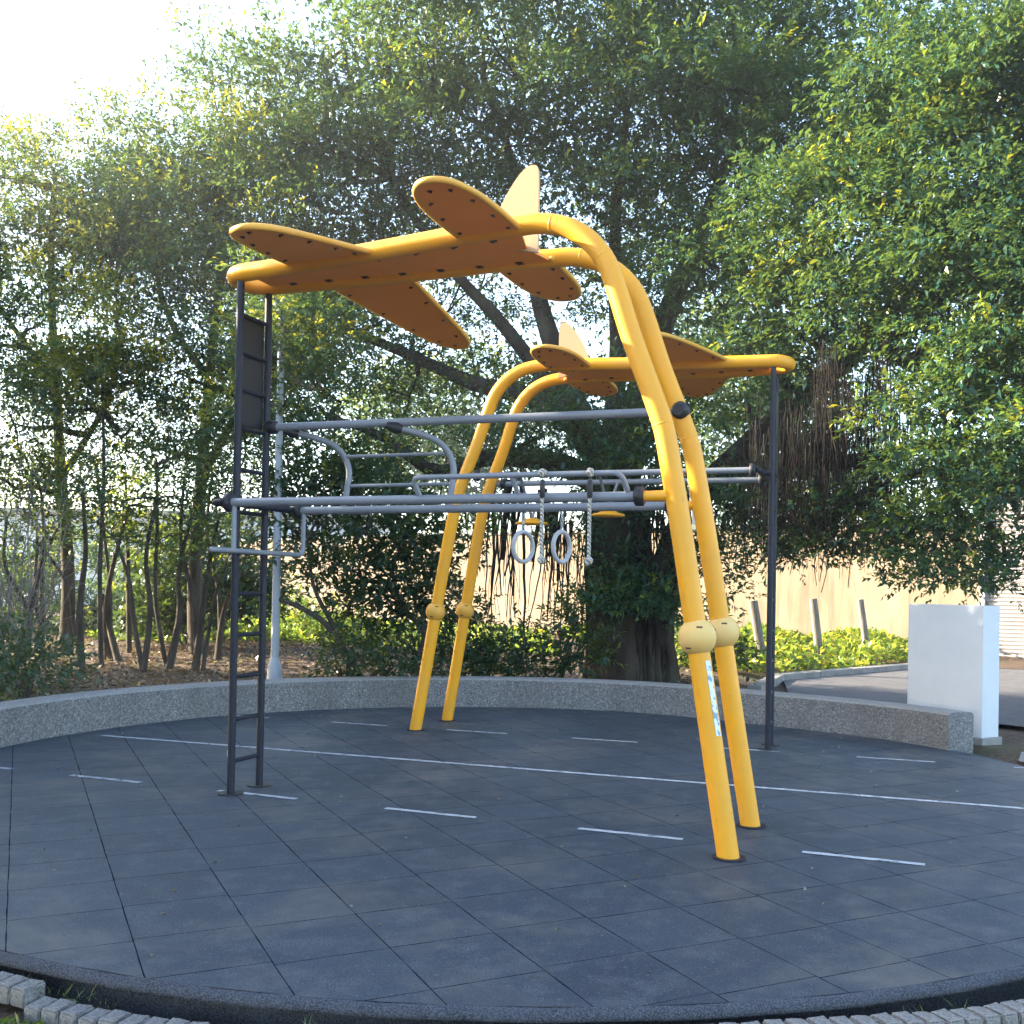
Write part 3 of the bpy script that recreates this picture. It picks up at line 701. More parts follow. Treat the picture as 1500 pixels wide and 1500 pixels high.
# beige boundary wall, then a metal shutter on the same line
WA, WBp, WC = Vector((-14, 45.0, 0)), Vector((11.05, 24.1, 0)), Vector((19, 17.5, 0))
dr = (WBp - WA).normalized(); nr = Vector((-dr.y, dr.x, 0))
m = MB(); L = (WBp - WA).length; cw = (WA + WBp) / 2 + nr * .15; rz = Matrix.Rotation(math.atan2(dr.y, dr.x), 3, 'Z')
bw = thing('boundary_wall', 'long stained beige rendered wall behind the trees', 'wall', (cw.x, cw.y, 0))
m.box((0, 0, 1.6), L, .25, 3.4, rz); m.build('wall_face', MAT['stucco'], bw)
m = MB(); m.box((0, 0, 3.345), L + .04, .34, .09, rz, .01); m.build('coping', MAT['kerb'], bw)
m = MB(); nsl = 46; V = []; L2 = (WC - WBp).length
sh = thing('metal_shutter', 'pale ribbed metal shutter at the right edge beyond the white cabinet', 'shutter', (WBp.x, WBp.y, 0))
for i in range(nsl * 4 + 1):
    z = i / (nsl * 4) * 4.2; off = .022 * math.sin(2 * PI * i / 4 + .4)
    for q in (0.05, L2): V.append(dr * q - nr * off + Vector((0, 0, z)))
m.add(V, [(2 * i, 2 * i + 1, 2 * i + 3, 2 * i + 2) for i in range(nsl * 4)], True); m.build('slats', MAT['shutter'], sh)
m = MB(); m.box(dr * .0 + nr * .0 + Vector((0, 0, 2.1)), .1, .2, 4.4, rz); m.box(dr * L2 * .5 + Vector((0, 0, 4.28)), L2, .3, .2, rz); m.build('frame', MAT['galv'], sh)
# lamp post behind the seat wall
lb = at(402, 1000, 14.6); lb.z = .12
lt = thing('lamp_post', 'slim pale grey lamp post behind the seat wall beside the ladder', 'lamp post', lb)
m = MB(); m.tube([(0, 0, 0), (0, 0, .06)], .17, 8); m.tube([(0, 0, .06), (0, 0, .12), (0, 0, .30), (0, 0, .40)], [.115, .115, .095, .062], 8); m.build('base', MAT['lamp_paint'], lt)
m = MB(); m.tube([(0, 0, .38), (0, 0, 2.2), (0, 0, 5.3)], [.060, .054, .045], 14); m.build('pole', MAT['lamp_paint'], lt)
m = MB(); m.tube([(0, 0, 5.28), (0, 0, 5.34), (0, 0, 5.65), (0, 0, 5.72), (0, 0, 5.76)], [.07, .12, .16, .20, .04], 16); m.build('lantern', MAT['lamp_paint'], lt)
HAZE = .0015  # thin volume added to give the glare veil towards the sun
if HAZE:
    m, nt, out = new_mat('haze'); pv_ = N(nt, 'ShaderNodeVolumePrincipled'); pv_.inputs['Density'].default_value = HAZE; pv_.inputs['Anisotropy'].default_value = .65; pv_.inputs['Color'].default_value = (.93, .96, 1, 1)
    nt.links.new(pv_.outputs[0], out.inputs['Volume'])
    hm = MB(); hm.box((0, 24, 6.5), 70, 70, 16); ho = hm.build('haze', m); tag(ho, 'pale morning haze in the air of the whole place', 'haze', kind='stuff')
#TREES
# ------------------------------------------------------------------ trees and plants
def tree(name, label, base, trunk_paths, blobs, mat, bmat, group=None, r=.18, cat='tree', tw=.02, twf=.7, **kw):
    """blobs in world space; trunk_paths: list of (points, r0, r1) in world space"""
    t = thing(name, label, cat, base, 0, group); B = Vector(base)
    mb = MB(); starts = []
    for pts, r0, r1 in trunk_paths:
        p = catmull([Vector(q) - B for q in pts], 6); m = len(p)
        mb.tube(p, [r0 + (r1 - r0) * (i / (m - 1)) ** .8 for i in range(m)], 10); starts += p[m // 3:]
    cl = crown('crown', blobs, mat, t, rel=B, **kw)
    base_starts = list(starts)
    for bl in blobs:
        c = Vector(bl[0]) - B
        if not base_starts: break
        s = min(base_starts, key=lambda q: (q - c).length + .5 * max(0, q.z - c.z))
        if (s - c).length > .3: starts += limb(mb, s, c, min(r * .5, .035 + .028 * (s - c).length), .018, .13, 5, 7)
    twigs(mb, cl, starts, B, tw, twf)
    mb.build('trunk', bmat, t)
    return t
def blobs(L): return [(tuple(at(px, py, Y)), R) for px, py, Y, R in L]

# --- the big banyan
bp = at(915, 1000, 16.2); bp.z = 0.1
BX = blobs([
 (505,70,17.3,1.25),(590,0,17,1.7),(690,20,17,1.9),(820,20,16.5,1.9),(950,10,16.5,1.8),(1080,10,16,1.8),(1180,60,15.5,1.4),
 (445,180,17.5,1.3),(540,150,17,1.6),(650,150,16.5,1.7),(770,130,16,1.7),(890,130,16,1.7),(1010,130,15.5,1.7),(1120,150,15,1.6),(1220,180,15,1.5),
 (480,270,17.5,1.4),(590,260,17,1.5),(700,260,17,1.4),(830,240,16.5,1.4),(930,240,16,1.4),(1040,250,15.5,1.4),(1140,270,15,1.3),
 (520,370,18,1.3),(640,380,18.5,1.2),(880,330,18,1.1),(1080,370,16,1.1),(980,350,17.5,1.0),
 (560,470,18.5,1.2),(460,500,18.5,1.2),(700,430,19,1.0),(850,420,18,.9),
 (1060,450,15,1.1),(1130,420,14.5,1.0),(1000,420,16,1.0),(760,540,17.5,1.0),(1180,540,14,1.1),(1090,590,16.5,.8),(830,610,15.2,1.0),(880,640,15,.9),(780,640,15.6,.9),
 (1150,480,13.8,1.0),(940,640,15.3,.8),(690,560,18,.9),(600,580,18.5,1.0),(500,590,18.5,.9),(560,690,17.5,.9),
 (1000,760,15.6,.9),(960,850,15.3,.8),(1000,870,15.6,.6),(900,800,15.6,.8),(1030,805,15.3,.6),(870,890,15.4,.6),(1060,730,15.2,.8),(950,720,15.6,.8),(905,690,15.2,.75),(900,620,15.3,.9),(860,740,15.4,.6),(1170,640,15.8,.8),(1250,640,15.6,.8),(1210,720,15.6,.7),(1120,680,15.6,.7)])
base_z = Vector((bp.x, bp.y, 0))
def P(px, py, Y): return at(px, py, Y)
tp = [([bp + Vector((0, 0, -.3)), P(905, 900, 16.2), P(900, 780, 16.2), P(890, 690, 16.3)], .62, .38),
      ([bp + Vector((.55, .1, -.3)), P(965, 900, 16.0), P(985, 800, 16.0), P(1030, 720, 15.8), P(1110, 640, 15.4), P(1190, 570, 15), P(1270, 500, 14.4), P(1330, 420, 14)], .30, .11),
      ([P(890, 700, 16.3), P(840, 620, 16.6), P(770, 580, 17), P(690, 560, 17.4), P(600, 520, 17.8), P(500, 480, 18)], .26, .06),
      ([P(895, 720, 16.3), P(820, 680, 16.6), P(720, 670, 16.9), P(640, 690, 17), P(560, 640, 17.3), P(480, 610, 17.6)], .24, .05),
      ([P(905, 720, 16.3), P(930, 600, 16.6), P(970, 480, 16.8), P(1010, 380, 16.8), P(1045, 290, 16.6), P(1080, 200, 16.4)], .30, .07),
      ([P(890, 700, 16.3), P(830, 560, 16.8), P(790, 440, 17), P(770, 330, 17), P(740, 200, 17)], .26, .06),
      ([P(895, 660, 16.3), P(905, 520, 17), P(900, 400, 17), P(905, 280, 16.8), P(920, 150, 16.6)], .20, .05),
      ([P(830, 600, 16.6), P(740, 480, 17.3), P(650, 380, 17.6), P(570, 260, 17.4)], .16, .05),
      ([P(985, 800, 16.0), P(1050, 690, 15.6), P(1120, 690, 15.2), P(1220, 680, 14.6), P(1320, 660, 13.6), P(1420, 640, 12.8)], .18, .06)]
# buttress roots and stems fused around the bole
for k in range(16):
    a = PI + PI * k / 15 + random.uniform(-.1, .1); q = bp + Vector((.75 * math.cos(a) * random.uniform(.7, 1.25) + .15, .45 * math.sin(a), -.25))
    tp.append(([q, q + Vector((-.12 * math.cos(a), .08, .9)), Vector((bp.x + .38 * math.cos(a), bp.y + .25 * math.sin(a), 1.9)), Vector((bp.x + .25 * math.cos(a), bp.y + .15 * math.sin(a), 3.1))], random.uniform(.06, .14), .05))
banyan = tree('banyan_tree', 'huge banyan tree with a thick fused trunk behind the middle of the seat wall', tuple(base_z), tp, BX, MAT['leaf_banyan'], MAT['bark'], r=.24, leaf_len=.092, density=62, young_p=.09, tw=.018, twf=.4, gap=.16, cs=1.25, fill=.8, shoot_len=.30)
rt = MB(); nroot = 0
def roots(px0, px1, pyt, len0, len1, Y, n, rr=.009, k=9):
    """strands that hang in tangled bunches of about k"""
    global nroot
    while n > 0:
        cx, cy, cd, cl = random.uniform(px0, px1), pyt + random.uniform(-35, 35), Y + random.uniform(-.7, .7), random.uniform(len0, len1)
        for _ in range(random.randint(max(1, k // 3), k + k // 2)):
            n -= 1
            p = at(cx + random.gauss(0, 9), cy + random.gauss(0, 8), cd + random.gauss(0, .08)) - base_z
            L = min(cl * random.uniform(.35, 1.1), p.z + .1); pts = [p]; x = Vector((0, 0, 0)); pull = (random.gauss(0, .03), random.gauss(0, .03))
            for i in range(1, 9):
                x += Vector((random.gauss(pull[0] * .5, .014), random.gauss(pull[1] * .5, .014), 0)) * (L / 1.5); pts.append(p + x + Vector((0, 0, -L * i / 8)))
            r0 = rr * random.choice((.4, .5, .6, .8, 1.0, 1.9)); rt.tube(catmull(pts, 2), [r0 * (1 - .6 * q / 16) for q in range(17)], 5); nroot += 1
roots(1100, 1330, 620, .9, 2.0, 13.5, 520, .0065, k=10); roots(1110, 1330, 680, .6, 1.4, 13.6, 300, .006, k=8); roots(1190, 1330, 540, 1.0, 2.3, 13.1, 160, .0065, k=8); roots(1000, 1130, 690, .6, 1.6, 15, 60)
roots(740, 860, 760, .8, 2.6, 16.3, 60, .010); roots(700, 760, 720, 1.8, 3.4, 16.6, 14, .034, k=4); roots(780, 830, 740, 1.4, 3.2, 16.4, 10, .03, k=4); roots(860, 960, 720, 1, 3, 15.9, 50, .012); roots(640, 700, 720, .6, 1.8, 16.8, 20)
for k in range(46):
    a = random.uniform(PI * 1.02, PI * 1.98); q = Vector((.12 + .66 * math.cos(a), (bp.y - base_z.y) + .52 * math.sin(a), 0)); L = random.uniform(1.2, 3.4); pts = []
    for i in range(8):
        f = i / 7; pts.append(q * (1 - .25 * f) + Vector((random.gauss(0, .03), random.gauss(0, .02), L * f)))
    rt.tube(catmull(pts, 2), random.choice((.010, .014, .02, .032)), 5)
o = rt.build('aerial_roots', MAT['root'], banyan); o['kind'] = 'stuff'

# --- right-hand tree whose crown hangs over the road
rbp = at(1640, 1000, 15.5); rbp.z = .05
RX = blobs([
 (1300,190,13.5,1.0),(1390,80,12.5,1.15),(1490,160,12,1.0),(1570,150,12,1.2),(1400,200,12,1.2),(1310,240,13,1.2),(1490,240,11.8,1.2),(1570,250,12.5,1.5),
 (1180,255,13,.75),(1240,290,12.6,1.0),(1330,330,12,1.1),(1430,330,11.5,1.1),(1520,350,11.5,1.1),(1200,350,13.2,.8),(1270,400,12.8,1.0),(1370,430,12,1.0),(1470,450,11.3,1.0),(1560,470,11.5,1.2),
 (1285,435,13,.65),(1355,505,12.2,.85),(1420,550,11.5,.95),(1500,560,11.2,.95),(1220,430,13.5,.9),(1415,640,12,.8),(1470,660,11.4,.9),(1380,590,12.4,.6),(1560,640,12,1.1),
 (1375,730,12.4,.65),(1430,740,11.8,.8),(1500,760,11.5,.8),(1290,770,13,.5),(1190,765,13.8,.45),(1400,810,12.2,.55),(1470,820,11.8,.55),(1350,820,12.6,.35),(1160,800,14,.45),(1240,790,13.6,.35),(1120,770,14.4,.5)])
rtp = [([rbp + Vector((0, 0, -.3)), at(1640, 800, 15.3), at(1600, 600, 14.8), at(1540, 420, 14), at(1480, 250, 13.2), at(1440, 120, 12.8)], .40, .07),
       ([at(1610, 640, 14.9), at(1500, 600, 13.8), at(1400, 560, 13.2), at(1310, 520, 13), at(1230, 440, 13.2)], .2, .05),
       ([at(1620, 700, 15), at(1540, 700, 13), at(1450, 700, 12.6), at(1360, 690, 12.8), at(1270, 720, 13.2)], .16, .04),
       ([at(1560, 470, 14.2), at(1450, 400, 13), at(1340, 330, 12.8), at(1240, 280, 13)], .16, .04)]
tree('overhanging_tree', 'leafy tree at the right whose low crown hangs over the road and the white cabinet', (rbp.x, rbp.y, 0), rtp, RX, MAT['leaf_banyan'], MAT['bark'], r=.18, leaf_len=.085, density=74, young_p=.13, tw=.014, twf=.35, shoot_len=.26, gap=.18, hang=.03, cs=1.05, fill=.8)

# --- tall trees at the left
def ybias(px, py, Y, R, amt):  # adds yellow leaves where a crown should look sunlit
    c = np.array(at(px, py, Y)); return lambda q: amt if np.linalg.norm(q - c) < R else 0
t1 = at(290, 975, 19.5); t1.z = .2
tree('tall_tree', 'tall feathery green tree behind the ladder with loose sprays at its top', tuple(t1), [([t1 - Vector((0, 0, .4)), at(285, 850, 19.5), at(295, 700, 19.3), at(310, 520, 19), at(330, 350, 18.6), at(345, 200, 18.2)], .17, .05),
  ([at(295, 700, 19.3), at(350, 600, 18.6), at(410, 500, 18), at(440, 400, 17.8)], .09, .03), ([at(310, 560, 19), at(250, 470, 18.6), at(220, 360, 18.2)], .08, .03)],
  blobs([(350,195,18,.65),(405,140,18.2,.75),(270,225,18,.5),(235,255,18,1.1),(320,260,17.6,1.3),(410,240,17.5,1.3),(195,330,18,1.2),(280,360,17.6,1.3),(370,350,17.3,1.3),(450,340,17.3,1.2),(230,440,18,1.2),(320,460,17.6,1.2),(410,450,17.3,1.2),(270,550,18,1.1),(430,560,17.2,.9),(350,560,17.8,1.0),(470,430,17.5,1.0),(420,640,17.4,.8),(440,520,13.6,.55),(430,440,13.8,.55),(475,570,13.6,.5),(415,595,13.7,.35),(420,505,13.5,.45),(455,470,13.7,.5),(420,400,13.9,.45),(250,330,19,1.3),(340,420,19,1.3),(300,640,18.4,.9),(240,660,18.2,.8),(360,660,18.2,.9),(390,560,18.6,1.0),(200,300,18.6,.9)]),
  MAT['leaf_mid'], MAT['bark_grey'], leaf_len=.088, density=46, young_p=.22, tw=.014, twf=.4, shoot_len=.40, gap=.08, fill=.5)  # extra young leaves stand in for sun highlights
sprays = [(275,30,18.2,.2),(292,62,18.2,.22),(318,105,18.1,.28),(240,140,18.1,.2),(375,85,18.2,.3),(255,165,18.1,.22),(300,130,18.1,.2)]
crown('spray', blobs(sprays), MAT['leaf_mid'], bpy.data.objects['tall_tree'], leaf_len=.10, density=26, cs=.42, fill=0, shoot_len=.5, rel=tuple(t1), young_p=.3)
mb = MB()
for q in sprays: limb(mb, at(345, 220, 18) - t1, at(q[0], q[1], q[2]) - t1, .02, .005, .08, 4, 5)
mb.build('twigs', MAT['bark_grey'], bpy.data.objects['tall_tree'])
# loose sprays reaching into the sky belong to the same tree's look: slim top shoots
t2 = at(95, 965, 19.0); t2.z = .2
tree('tall_tree', 'pale green tree at the far left with yellow flushes in its crown', tuple(t2), [([t2 - Vector((0, 0, .4)), at(100, 850, 19), at(90, 700, 18.8), at(80, 540, 18.6), at(75, 380, 18.3), at(80, 260, 18)], .15, .04),
  ([at(90, 700, 18.8), at(150, 600, 18), at(180, 500, 17.6)], .07, .025), ([at(80, 560, 18.6), at(20, 480, 18.2), at(-30, 400, 18)], .07, .025)],
  blobs([(75,235,18.3,.65),(15,265,18.5,.8),(135,310,17.9,.8),(60,310,18,1.1),(-30,320,18,1.2),(10,400,17.7,1.1),(100,400,17.6,1.1),(170,420,17.5,.9),(50,480,17.5,1.0),(-30,500,17.5,1.0),(150,520,17,.95),(210,560,17,.9),(110,600,17,.8),(20,620,17.2,.9),(180,640,16.8,.8),(-20,255,18.5,.8),(60,400,18.6,1.2),(150,360,18.6,1.1),(90,560,18.4,1.0),(0,560,18.2,1.0),(60,680,17.6,.6),(-10,700,17.4,.7)]),
  MAT['leaf_mid'], MAT['bark_grey'], leaf_len=.088, density=46, young_p=.30, tw=.014, twf=.5, shoot_len=.38, gap=.10, fill=.3, yellow_bias=lambda q: (ybias(150, 525, 17, 1.0, .75)(q) + ybias(60, 320, 18, 1.2, .25)(q)))  # yellow patches and extra young leaves imitate sun on this crown

# --- grove of slender trees: each its own stems and thin crown
SL = [(35,962,17.8,[(60,720,1.0),(10,760,.8)],'twin stemmed'),(62,958,18.6,[(90,760,.9),(40,690,.8)],'straight'),(120,972,16.6,[(120,720,.8),(60,800,.6)],'thin'),
      (158,955,18.2,[(190,740,.9),(140,680,.8)],'reddish leaning'),(208,978,16.2,[(230,730,.9),(170,790,.6)],'dark'),(243,975,16.8,[(280,760,.8),(230,680,.7)],'forked'),
      (284,972,16.6,[(320,760,.9),(270,700,.8),(330,830,.5)],'thick'),(318,950,18.6,[(370,780,.8),(310,700,.8)],'short')]
SLAB = ['slender twin stemmed tree at the left edge of the grove', 'slender straight tree just right of the leftmost stem', 'thin wiry tree in front of the grove near the left side', 'slender tree with a reddish leaning side stem at its foot',
        'dark slender tree in the middle of the grove', 'slender forked tree left of the thickest grove stem', 'thickest slender tree of the grove, left of the ladder', 'short slender tree deep in the grove beside the ladder']
for (px, py, Y, cr, _), lab in zip(SL, SLAB):
    b = at(px, py, Y); b.z = gz(b.x, b.y)
    paths = []
    for j, (qx, qy, R) in enumerate(cr):
        k = at(px + (qx - px) * .25 + random.uniform(-12, 12), py + (qy - py) * .32, Y); k2 = at(px + (qx - px) * .6 + random.uniform(-16, 16), py + (qy - py) * .66, Y - .2)
        paths.append(([b + Vector((.06 * j, 0, -.2)), k, k2, at(qx, qy, Y - .5)], (.070 if j == 0 else .045) * random.uniform(.8, 1.15), .022))
    if 'reddish' in lab: q = at(176, 958, Y - .3); paths.append(([Vector((q.x, q.y, .05)), at(158, 910, Y), at(150, 870, Y)], .07, .04))
    tree('slender_tree', lab, tuple(b), paths, [(tuple(at(qx, qy, Y - .4)), R) for qx, qy, R in cr], MAT['leaf_mid'], MAT['bark_grey'], 'slender trees of the left grove', r=.06, leaf_len=.095, density=17, fill=.04, young_p=.10, tw=.012, twf=.95, shoot_len=.40, gap=.08)
# yellow-leaved small tree glowing through the grove
yb = at(190, 955, 19.6); yb.z = .2
tree('yellow_tree', 'small tree of golden yellow leaves glowing between the grove stems', tuple(yb), [([yb - Vector((0, 0, .3)), at(188, 850, 19.6), at(186, 760, 19.6), at(184, 700, 19.6)], .06, .02)],
     blobs([(182,690,19.6,.55),(190,740,19.6,.6),(172,780,19.5,.45),(205,780,19.6,.45)]), MAT['leaf_yellow'], MAT['bark_grey'], r=.05, leaf_len=.11, density=16, young_p=.6, tw=.01)
yb = at(150, 960, 16.8); yb.z = .2  # tree added for a sunlit patch, its yellow stands in for the glow
tree('yellow_tree', 'slender tree with a bright yellow crown high at the left above the grove', tuple(yb), [([yb - Vector((0, 0, .3)), at(146, 850, 16.8), at(152, 700, 16.7), at(150, 560, 16.5)], .05, .02)],
     blobs([(115,545,16.3,.42),(150,515,16.3,.48),(190,520,16.4,.38),(135,575,16.2,.38),(100,520,16.3,.3)]), MAT['leaf_yellow'], MAT['bark_grey'], r=.04, leaf_len=.10, density=34, young_p=.7, tw=.01, cs=.7)
# bare pale twigs at the left edge
bb_ = at(12, 985, 13.6); bb_.z = .14
t = thing('bare_bush', 'bare pale twiggy bush at the left edge in front of the grove', 'bush', bb_); m = MB()
for i in range(26):
    e = at(random.uniform(-60, 150), random.uniform(600, 860), 13.6 + random.uniform(-1, .6)) - bb_
    p = limb(m, (random.uniform(-.12, .12), random.uniform(-.1, .1), -.1), e, random.uniform(.010, .022), .003, .10, 5, 5)
    for j in range(5):
        s = random.choice(p[4:]); limb(m, s, s + Vector((random.uniform(-.5, .5), random.uniform(-.4, .4), random.uniform(-.1, .55))), .006, .002, .12, 3, 4)
m.build('branches', MAT['bark_pale'], t)

# --- dark small trees and shrubs behind the seat wall
def bush(name, label, px, py, Y, BL, mat, cat='bush', stems=5, group=None, **kw):
    b = at(px, py, Y); b.z = gz(b.x, b.y)
    paths = []
    for j in range(stems):
        c = random.choice(BL); e = at(c[0], c[1], c[2]); s = b + Vector((random.uniform(-.2, .2), random.uniform(-.1, .1), -.15))
        paths.append(([s, s.lerp(e, .5) + Vector((random.uniform(-.1, .1), 0, .1)), e], .028, .008))
    kw.setdefault('density', 36); kw.setdefault('leaf_len', .10); kw.setdefault('tw', .008)
    return tree(name, label, tuple(b), paths, blobs(BL), mat, MAT['bark_grey'], group, cat=cat, r=.03, **kw)
b = at(525, 1000, 14.2); b.z = .14
tree('leaning_tree', 'dark leafy tree with a pale stem leaning left behind the seat wall', tuple(b), [([b - Vector((0, 0, .3)), at(505, 960, 14.2), at(478, 915, 14.3), at(440, 890, 14.4), at(410, 878, 14.6)], .060, .03),
   ([at(520, 985, 14.2), at(490, 920, 14.3), at(460, 860, 14.4), at(450, 790, 14.5)], .045, .02), ([at(600, 985, 14.6), at(622, 930, 14.5), at(590, 890, 14.5), at(575, 840, 14.6)], .055, .025)],
   blobs([(480,760,15,.8),(540,790,14.8,.85),(600,770,14.9,.7),(520,850,14.6,.65),(580,860,14.6,.7),(440,780,15,.6),(630,840,14.8,.5),(560,910,14.5,.5),(610,910,14.6,.45),(500,700,15.2,.6),(420,720,15.4,.6)]), MAT['leaf_dark'], MAT['bark_grey'], r=.04, leaf_len=.11, density=36, young_p=.12, tw=.009, gap=.03, cs=.85)
bush('shrub', 'low green shrub under the leaning dark tree behind the wall', 570, 985, 13.9, [(540,965,13.9,.42),(590,970,13.9,.40),(630,985,13.95,.30),(500,985,14.1,.28),(560,990,13.85,.25)], MAT['leaf_dark'], leaf_len=.085, young_p=.18, cs=.6, density=40)
bush('shrub', 'dark leafy shrub between the hanging roots and the banyan trunk', 810, 985, 14.9, [(790,955,15,.42),(840,940,15,.42),(760,975,14.8,.28),(820,975,14.7,.35),(865,965,14.8,.30),(850,910,15.2,.35)], MAT['leaf_dark'], leaf_len=.10, young_p=.15, cs=.6, density=40)
bush('shrub', 'dark shrub between the far yellow legs and the hanging roots', 690, 985, 14.7, [(690,965,14.7,.35),(660,950,14.9,.35),(720,975,14.7,.25),(650,900,15,.4)], MAT['leaf_dark'], young_p=.1)
bush('shrub', 'small shrub at the foot of the banyan right of the near yellow legs', 1045, 988, 16.5, [(1040,955,16.8,.22),(1030,925,17,.2),(1050,978,16.4,.14)], MAT['leaf_dark'], young_p=.2, stems=3)
bush('shrub', 'little bluish green shrub at the far left just behind the seat wall', 15, 1010, 11.6, [(15,1000,11.6,.30),(-20,985,11.7,.3),(40,985,11.6,.2)], MAT['leaf_blue'], leaf_len=.085, young_p=.1, stems=6)
bush('shrub', 'dark glossy shrub deep behind the grove left of the ladder', 270, 945, 21, [(250,850,21,.9),(310,860,21,.9),(220,890,21,.6),(360,880,21,.7),(300,800,21.5,.7)], MAT['leaf_dark'], leaf_len=.16, young_p=.05)
bush('hedge', 'bright green bushes catching light behind the ladder', 420, 950, 23, [(330,925,23.5,.6),(390,925,23,.55),(450,915,23,.6),(500,930,23,.5),(215,930,22.5,.55),(250,925,22.5,.5),(420,890,24,.5)], MAT['leaf_cover'], leaf_len=.12, young_p=.4, density=26)
bush('hedge', 'dim bushes closing off the grove at the left edge', 100, 945, 24, [(0,890,24,1.0),(90,890,24,1.0),(170,885,24,1.0),(240,870,24,.8),(70,820,25.5,.8),(160,810,25.5,.7),(-60,830,25,1.2),(40,850,25.5,.9),(-30,930,23.5,.8),(120,930,23.5,.7)], MAT['leaf_mid'], leaf_len=.13, young_p=.15, density=22)
# --- far trees beyond the boundary wall
for (px, Y, BL, lab) in (
  (640, 46, [(560,640,44,2.6),(650,600,46,3.0),(740,640,46,2.6),(600,720,44,1.8),(690,720,45,2.0)], 'distant tree seen through the gap left of the banyan trunk'),
  (1120, 38, [(1040,560,38,2.6),(1130,600,37,2.2),(1190,680,36,1.8),(1060,680,37,2.0),(1120,480,39,2.5)], 'distant tree showing between the banyan limbs')):
    b = at(px, 900, Y); b.z = 0
    tree('distant_tree', lab, tuple(b), [([b, b.lerp(at(BL[0][0], BL[0][1], BL[0][2]), .5), at(BL[1][0], BL[1][1], BL[1][2])], .25, .06)], blobs(BL), MAT['leaf_mid'], MAT['bark'], 'distant trees', r=.12, leaf_len=.24, density=26, cs=1.8, fill=.4, young_p=.15, tw=.02, twf=.4, shoot_len=.7, gap=.12)

# --- pale building beyond the grove
hb = thing('building', 'low pale building glimpsed behind the left grove', 'building', (-14, 47, 0))
m = MB(); m.box((0, 0, 2.2), 16, 6, 4.4); m.build('wall', MAT['white_paint'], hb)
m = MB(); m.box((0, 0, 4.5), 16.6, 6.6, .2); m.build('roof', MAT['kerb'], hb)
for i in range(4):
    m = MB(); m.box((-5.5 + 3.6 * i, -3.02, 2.3), 1.4, .1, 1.3); m.build('window', MAT['navy'], hb)

# --- trees outside the frame at the left: their shade falls over the floor; last one added to shade the cabinet
for i, (x, y, h, R) in enumerate(SHADE):
    b = Vector((x, y, 0)); bl = []
    for k in range(7):
        a = 2 * PI * k / 7; bl.append((tuple(b + Vector((R * .55 * math.cos(a), R * .55 * math.sin(a), h - R * random.uniform(.7, .9)))), R * .62))
    for k in range(5):
        a = 2 * PI * k / 5 + .3; bl.append((tuple(b + Vector((R * .45 * math.cos(a), R * .45 * math.sin(a), h * .42))), R * .6))
    bl.append((tuple(b + Vector((0, 0, h - R * .62))), R * .6))
    tree('shade_tree', 'bushy tree standing left of the floor, tree %s of the row from the front' % ('first', 'second', 'third', 'fourth', 'last')[i], tuple(b), [([b - Vector((0, 0, .3)), b + Vector((.1, 0, h * .3)), b + Vector((0, .1, h * .6))], .22, .08)], bl, MAT['leaf_mid'], MAT['bark'], r=.12, leaf_len=.30, density=30, cs=1.8, fill=.5, per_shoot=7, shoot_len=.6, young_p=.1, tw=.02, twf=.3)

# --- ground cover, grass, litter: nobody could count these
def scatter(name, label, cat, pts, mat, L0, L1, lean, aspect=.46, young=.15):
    n = len(pts); P_ = np.array(pts, float)
    D = unit(rng.normal(0, 1, (n, 3)) * np.array([1, 1, .5]) * lean + np.array([0, 0, 1.0]) * (1 if lean < 3 else .15))
    L = rng.uniform(L0, L1, n); ti = rng.random(n); yo = (rng.random(n) < young) * rng.random(n)
    o = leaf_mesh(name, P_, D, L, L * aspect, ti, yo, mat); tag(o, label, cat, kind='stuff'); return o
def inpoly(x, y, poly):
    c = False; j = len(poly) - 1
    for i in range(len(poly)):
        if (poly[i][1] > y) != (poly[j][1] > y) and x < (poly[j][0] - poly[i][0]) * (y - poly[i][1]) / (poly[j][1] - poly[i][1]) + poly[i][0]: c = not c
        j = i
    return c
gc = [(4.3, 18.0), (8.2, 21.7), (11.2, 24.3), (6, 28.2), (1.5, 31.5), (2.0, 21), (3.2, 18)]
pts = []
while len(pts) < 16000:
    x, y = random.uniform(1, 11.5), random.uniform(17.5, 32)
    if inpoly(x, y, gc):
        h = .28 + .22 * math.sin(1.9 * x + .7 * y) * math.cos(1.3 * y - .8 * x) + .10 * math.sin(5 * x) * math.cos(4.3 * y)
        pts.append((x, y, gz(x, y) + max(.02, h) * random.random() ** .5))
scatter('ground_cover', 'sunlit yellow green ground cover below the beige wall', 'plants', pts, MAT['leaf_cover'], .09, .19, 1.2, .55, .35)
pts = []
while len(pts) < 9000:
    x, y = random.uniform(-9, 1), random.uniform(21.5, 30)
    pts.append((x, y, gz(x, y) + random.random() * .35 * (.5 + .5 * math.sin(1.4 * x + y))))
scatter('undergrowth', 'green undergrowth on the ground far behind the grove', 'plants', pts, MAT['leaf_cover'], .09, .2, 1.2, .55, .25)
pts = []
while len(pts) < 15000:
    x, y = random.uniform(-13, 4.5), random.uniform(9.5, 24); d = math.hypot(x, y - 8.72)
    if d > 5.25 and not (x > 3.3 and y > 12.5) and not (x > -2.5 and y < 13): pts.append((x, y, gz(x, y) + .012 + random.random() * .03))
scatter('leaf_litter', 'dry brown fallen leaves covering the soil behind the seat wall', 'fallen leaves', pts, MAT['leaf_litter'], .05, .12, 6, .5, .3)
pts = []
while len(pts) < 9000:
    x, y = random.uniform(-9.5, -3.6), random.uniform(9, 13.5); d = math.hypot(x, y - 8.72)
    if 5.18 < d < 5.9 + .5 * math.sin(x * 3) + .5 * random.random(): pts.append((x, y, gz(x, y)))
